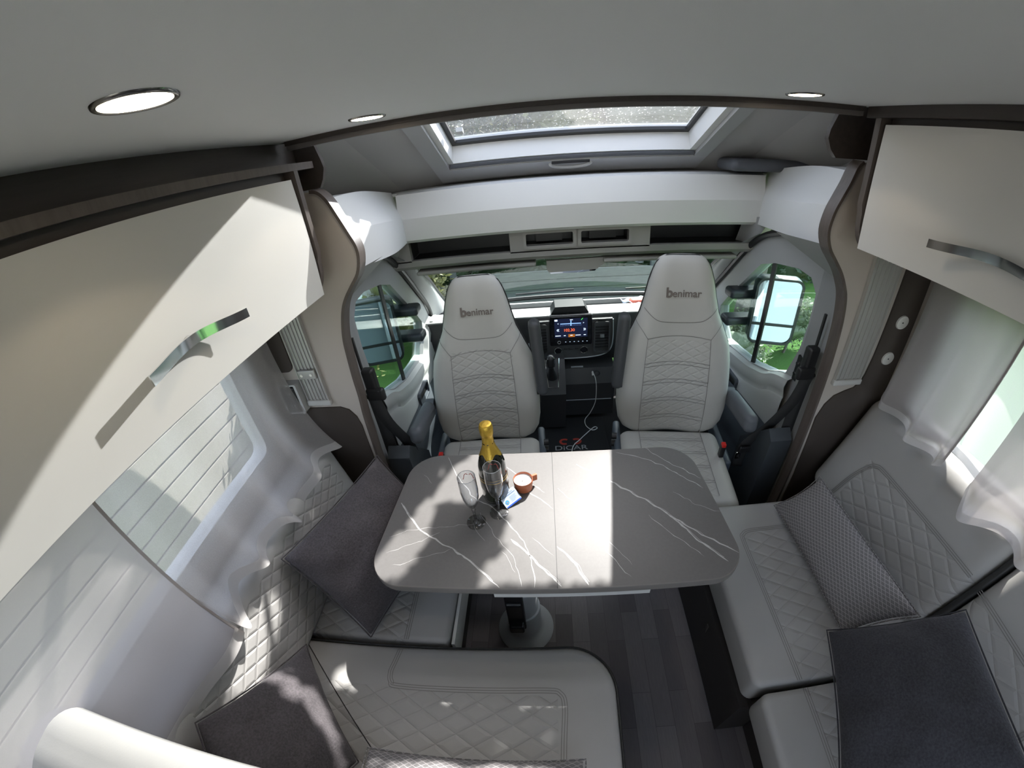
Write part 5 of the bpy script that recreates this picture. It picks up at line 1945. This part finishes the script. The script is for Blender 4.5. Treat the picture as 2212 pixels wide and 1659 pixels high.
def tree(name, x, y, h, rad, n, size, mat, label, cat, group=None, trunk=.10):
    z0 = lawn_z(x, y)
    t = thing(name, label, cat, (x, y, z0), group)
    g = G()
    rnd = random.Random(int(x * 31 + y * 17 + 99))
    for k in range(5):
        cx, cy = x + rnd.uniform(-.4, .4) * rad, y + rnd.uniform(-.3, .3) * rad
        cz = z0 + h * (.42 + .36 * k / 4)
        r_ = rad * (1.0 - .12 * k) * rnd.uniform(.85, 1.1)
        leaves(g, (cx, cy, cz), (r_, r_ * .8, h * .30), n // 5, size, rnd)
    g.build('foliage', mat, t, smooth=0)
    g = G()
    rnd = random.Random(int(x * 31 + y * 17 + 99))
    for k in range(5):
        cx, cy = x + rnd.uniform(-.4, .4) * rad, y + rnd.uniform(-.3, .3) * rad
        cz = z0 + h * (.42 + .36 * k / 4)
        r_ = rad * (1.0 - .12 * k) * rnd.uniform(.85, 1.1)
        def blob(u, v):
            a, b_ = 2 * math.pi * u, math.pi * v
            d = Vector((math.sin(b_) * math.cos(a), math.sin(b_) * math.sin(a), math.cos(b_)))
            q = .62 * (1 + .3 * noise.noise(tuple(d * 2 + Vector((cx, cy, cz)))))
            return (cx + d.x * r_ * q, cy + d.y * r_ * .8 * q, cz + d.z * h * .30 * q)
        g.grid(blob, 18, 10)
    g.build('inner_crown', mat, t, smooth=60)
    G().tube([(x, y, z0 - .1), (x + .05, y, z0 + h * .3), (x - .04, y + .05, z0 + h * .6), (x, y, z0 + h * .8)], [trunk, trunk * .8, trunk * .5, trunk * .2], 9).build('trunk', M_bark, t)
    return t


row = [(-7.5, 8.5, 6.0, 2.4, 1), (-4.6, 9.2, 6.6, 2.3, 1), (-2.1, 8.6, 5.6, 2.0, 0), (0.3, 9.4, 6.3, 2.2, 1), (2.6, 8.8, 5.7, 1.9, 0), (5.2, 10.4, 6.4, 2.3, 1), (8.6, 11.5, 6.8, 2.6, 0)]
nm_ = ['leftmost', 'second from left', 'third from left', 'middle', 'third from right', 'second from right', 'rightmost']
for i, (x, y, h_, r_, k) in enumerate(row):
    tree('leafy_tree', x, y, h_, r_, 8200, .085, (M_leafd, M_leafm)[k], 'tall %s tree behind the fence ahead, %s of the row' % (('dark evergreen', 'olive green')[k], nm_[i]), 'tree', 'trees beyond the fence')
for i, (x, y, lab) in enumerate(((-1.9, 5.2, 'dense low green bush seen through the left cab window'), (-2.6, 3.7, 'leafy low bush just outside the left cab door'), (-1.5, 6.6, 'dark green bush at the left end of the fence'), (3.1, 7.2, 'dark green bush at the right end of the fence'))):
    tree('garden_bush', x, y, 1.5, .75, 3200, .05, M_leafm if i < 2 else M_leafd, lab, 'bush', None, .03)
for i, (x, y, lab) in enumerate(((2.45, 4.25, 'variegated shrub beside the tree trunk outside the right cab window'), (3.25, 4.45, 'variegated shrub beneath the right door mirror'))):
    tree('variegated_shrub', x, y, .75, .42, 2200, .028, M_leafv, lab, 'shrub', None, .02)
tt = thing('tree_trunk', 'slanting grey tree trunk on the lawn outside the right cab window', 'tree', (2.75, 4.7, lawn_z(2.75, 4.7)))
G().tube(smooth_path([(2.66, 4.7, -1.0), (2.70, 4.7, -.3), (2.78, 4.72, .6), (2.84, 4.8, 1.6), (2.95, 4.9, 3.2)], 5), .14, 14).build('bark', M_bark, tt)

# unseen branch added above the roof, shaped to shade sun through the skylight
def inpoly(x, y, P):
    c = False
    for i in range(len(P)):
        (x1, y1), (x2, y2) = P[i], P[(i + 1) % len(P)]
        if (y1 > y) != (y2 > y) and x < (x2 - x1) * (y - y1) / (y2 - y1) + x1:
            c = not c
    return c


SHADE_SPRAYS = [
    [(-0.5, 3.20), (0.66, 3.20), (0.67, 2.90), (0.60, 2.76), (0.47, 2.49), (0.40, 2.40), (0.20, 2.42), (0.15, 2.34), (-0.5, 2.4)],
    [(0.63, 2.66), (0.71, 2.66), (0.84, 2.59), (0.82, 2.48), (0.78, 2.44), (0.76, 2.34), (0.56, 2.34), (0.61, 2.50)],
    [(0.20, 2.43), (0.40, 2.42), (0.45, 2.36), (1.45, 2.36), (1.45, 2.10), (0.56, 2.09), (0.52, 2.12), (0.46, 2.19), (0.30, 2.15), (0.24, 2.20)],
    [(-0.5, 2.42), (0.13, 2.36), (0.12, 2.10), (0.16, 2.02), (-0.5, 2.0)],
    [(0.20, 2.08), (0.66, 2.05), (0.66, 1.9), (0.16, 1.9)],
]
ot = thing('shade_tree', 'unseen tree added to shade the skylight, its leafy branch above the roof', 'tree', (-2.7, 2.7, lawn_z(-2.7, 2.7)))
g = G()
rl = random.Random(5)
cnt = 0
for P in SHADE_SPRAYS:
    xs_, ys_ = [p[0] for p in P], [p[1] for p in P]
    area = (max(xs_) - min(xs_)) * (max(ys_) - min(ys_))
    for _ in range(int(area * 6500)):
        x, y = rl.uniform(min(xs_), max(xs_)), rl.uniform(min(ys_), max(ys_))
        if not inpoly(x, y, P):
            continue
        dz = rl.uniform(-.22, .22)
        c = Vector((x + .45 * dz, y + .83 * dz, 2.94 + dz))
        a = Vector((rl.gauss(0, 1), rl.gauss(0, 1), rl.gauss(0, .5))).normalized()
        b_ = a.cross(Vector((rl.gauss(0, .5), rl.gauss(0, .5), 1))).normalized()
        s_ = .034 * rl.uniform(.7, 1.2)
        g.add([c - a * s_, c + b_ * s_ * .6, c + a * s_, c - b_ * s_ * .6], [(0, 1, 2, 3)])
g.build('foliage', M_leafm, ot, smooth=0)
g = G()
g.tube(smooth_path([(-2.7, 2.7, -1.1), (-2.68, 2.68, .3), (-2.55, 2.7, 1.6), (-2.3, 2.72, 2.5), (-2.0, 2.75, 3.6)], 5), [.16 - .004 * k for k in range(21)], 10)
g.tube(smooth_path([(-2.42, 2.7, 2.1), (-1.6, 2.72, 2.75), (-.8, 2.8, 2.95), (-.1, 2.75, 2.95), (.35, 2.62, 2.95)], 5), [.06 - .0024 * k for k in range(21)], 8)
g.tube(smooth_path([(-.8, 2.8, 2.95), (-.2, 2.4, 2.92), (.3, 2.28, 2.95), (.8, 2.24, 2.96), (1.25, 2.22, 2.95)], 5), [.022 - .0009 * k for k in range(21)], 6)
g.build('trunk', M_bark, ot, smooth=60)
# fence of grey boards
fn_ = thing('board_fence', 'weathered grey horizontal board fence ahead of the windscreen', 'fence', (0.8, 6.0, -0.8))
M_fence = wood('weathered_board', (0.085, 0.095, 0.09), (.3, 3, 3), .8)
g = G()
for k in range(4):
    g.box(-1.4, 3.4, 6.0 + .006 * (k % 2), 6.025 + .006 * (k % 2), -.64 + .15 * k, -.64 + .15 * k + .138)
g.build('boards', M_fence, fn_, smooth=0)
for x in (-1.4, .2, 1.8, 3.4):
    G().box(x - .05, x + .05, 6.04, 6.12, -1.0, .02).build('post', M_fence, fn_, smooth=0)
G().box(-14, 16, 14.5, 15.6, -1.0, 4.6).build('backdrop_hedge_core', M_leafd, None, smooth=0)['kind'] = 'stuff'
bpy.data.objects['backdrop_hedge_core']['label'] = 'dark hedge mass closing the garden behind the trees'
bpy.data.objects['backdrop_hedge_core']['category'] = 'hedge'
bpy.data.objects['backdrop_hedge_core'].name = 'clipped_hedge'

hg = thing('low_hedge', 'long dark green low hedge just behind the board fence', 'hedge', (0.8, 7.1, -0.9))
g = G()
rh = random.Random(21)
for _ in range(9000):
    x, y, z = rh.uniform(-5, 6), rh.uniform(6.45, 7.6), rh.uniform(-.9, .55)
    if .1 < z < .4 and 6.6 < y:
        continue
    a = Vector((rh.gauss(0, 1), rh.gauss(0, 1), rh.gauss(0, .6))).normalized()
    b_ = a.orthogonal().normalized()
    s_ = .07 * rh.uniform(.6, 1.3)
    g.add([(x, y, z) - a * s_ if False else Vector((x, y, z)) - a * s_, Vector((x, y, z)) + b_ * s_ * .45, Vector((x, y, z)) + a * s_, Vector((x, y, z)) - b_ * s_ * .45], [(0, 1, 2, 3)])
g.build('foliage', M_leafd, hg, smooth=0)
G().box(-4.9, 5.9, 6.75, 7.4, -1.0, .38).build('inner_hedge', M_leafd, hg, smooth=0)

# white boarded wall outside the left window
wl = thing('boarded_wall', 'white horizontally boarded garden wall beyond the left lounge window', 'wall', (-3.3, 0.8, -0.9))
g = G()
for k in range(14):
    g.box(-3.32, -3.30 + .02 * (k % 2) * 0, -2.5, 2.9, -.9 + .20 * k, -.9 + .20 * k + .175)
g.box(-3.36, -3.32, -2.5, 2.9, -.9, 1.9, 1)
g.build('boards', [plain('white_board', (0.30, 0.285, 0.26), 0.7), plain('board_gap', (0.10, 0.10, 0.10), 0.9)], wl, smooth=0)

# neighbouring white vehicles on the left
def vehicle(x, y, w, l, h, label):
    z0 = lawn_z(x, y) + .05
    t = thing('parked_van', label, 'van', (x, y, z0), 'white vehicles parked on the left')
    g = G().prism([(y - l / 2, z0 + .3), (y - l / 2, z0 + h * .62), (y - l * .22, z0 + h), (y + l / 2, z0 + h), (y + l / 2, z0 + .3)], 0, x - w / 2, x + w / 2)
    g.build('body', M_vanwhite, t, smooth=0)
    G().box(x + w / 2, x + w / 2 + .01, y - l * .18, y + l * .42, z0 + h * .62, z0 + h * .88).box(x - w * .4, x + w * .4, y - l * .36, y - l * .24, z0 + h * .72, z0 + h * .95).build('window', M_blackgloss, t, smooth=0)
    for yy in (y - l * .3, y + l * .3):
        G().tube([(x + w / 2 - .1, yy, z0 + .3), (x + w / 2 + .03, yy, z0 + .3)], .3, 24).build('wheel', M_black, t)
    for yy in (y - l * .1, y + l * .25):
        G().tube([(x - w / 2, yy, z0 + h + .06), (x + w / 2, yy, z0 + h + .06)], .02, 8).build('roof_bar', M_lightplastic, t)
    return t


vehicle(-3.4, 6.9, 1.8, 3.8, 1.9, 'white parked vehicle with roof bars seen through the left cab window')
vehicle(-6.0, 5.4, 1.9, 4.2, 2.2, 'white parked vehicle farther left behind the first one')

# own exterior flanks with the window cut-outs, seen in the mirrors
g = G()
for xa, xb in ((1.415, 1.425), (-1.095, -1.085)):
    g.holed([(-1.6, -.3), (1.30, -.3), (1.30, 2.3), (-1.6, 2.3)], roundrect(-.32, .98, .86, 1.42, .05), 0, xa, xb)
g.box(1.175, 1.42, 1.30, 1.31, -.3, 2.3, 1)
g.box(-1.09, -.825, 1.30, 1.31, -.3, 2.3, 1)
struct(g.build('wall_front', [M_vanwhite, plain('dimmed_white', (0.30, 0.34, 0.37), 0.4)], smooth=0))  # forward faces get darker white paint that dims the sun on them
# pieces of the living-area wall that face forward beside the cab
def bonnet():
    g = G()
    g.grid(lambda u, v: (-.70 + 1.78 * u, 2.95 + .75 * v, .60 - .32 * v ** 1.6 - .06 + .02 * math.sin(math.pi * u)), 16, 8)
    return g


t = thing('bonnet', 'slate dark vehicle bonnet just ahead of the windscreen', 'bonnet', (.2, 3.1, .5))
bonnet().build('panel', plain('slate_paint', (0.06, 0.08, 0.11), 0.3), t, smooth=80, solid=.01)
for s, xx in ((-1, -.2), (1, .65)):
    G().tube([(xx, 2.90, .70), (xx + .45, 2.93, .705)], .008, 6).build('wiper', M_black, t)

# door mirrors
for s in (-1, 1):
    xc = -0.935 if s < 0 else 1.285
    t = thing('door_mirror', 'black framed two part door mirror outside the %s cab window' % ('left' if s < 0 else 'right'), 'mirror', (xc, 1.92, .9), 'door mirrors')
    z1, z0 = (1.075, .715)
    w = .115
    rotm = Matrix.Translation((xc, 1.92, 0)) @ Matrix.Rotation(R(-s * (17 if s > 0 else 15)), 4, 'Z') @ Matrix.Translation((-xc, -1.92, 0))
    g = G().rbox((xc, 1.965, (z0 + z1) / 2), (2 * w + .02, .11, z1 - z0 + .02), .04, 4)
    g.xf(rotm)
    g.build('housing', plain('dark_slate_plastic', (0.03, 0.035, 0.042), 0.4), t)
    g = G().holed(roundrect(xc - w - .012, xc + w + .012, z0 - .012, z1 + .012, .05), roundrect(xc - w, xc + w, z0, z1, .042), 1, 1.900, 1.915)
    g.box(xc - w, xc + w, 1.902, 1.912, .815, .828)
    g.xf(rotm)
    g.build('rim', M_black, t, smooth=40)
    g = G().prism(roundrect(xc - w - .004, xc + w + .004, .824, z1 + .004, [.04, .04, .005, .005]), 1, 1.908, 1.914)
    g.prism(roundrect(xc - w - .004, xc + w + .004, z0 - .004, .818, [.005, .005, .04, .04]), 1, 1.908, 1.914)
    g.xf(rotm)
    g.build('mirror_glass', M_mirror, t, smooth=0)
    xd_ = -0.80 if s < 0 else 1.15
    for z in (.965, .80):
        G().rbox(((xd_ + xc) / 2 - s * .02, 2.05, z), (abs(xc - xd_) + .16, .10, .055), .02, 3).build('arm', plain('dark_slate_plastic', (0.03, 0.035, 0.042), 0.4), t)
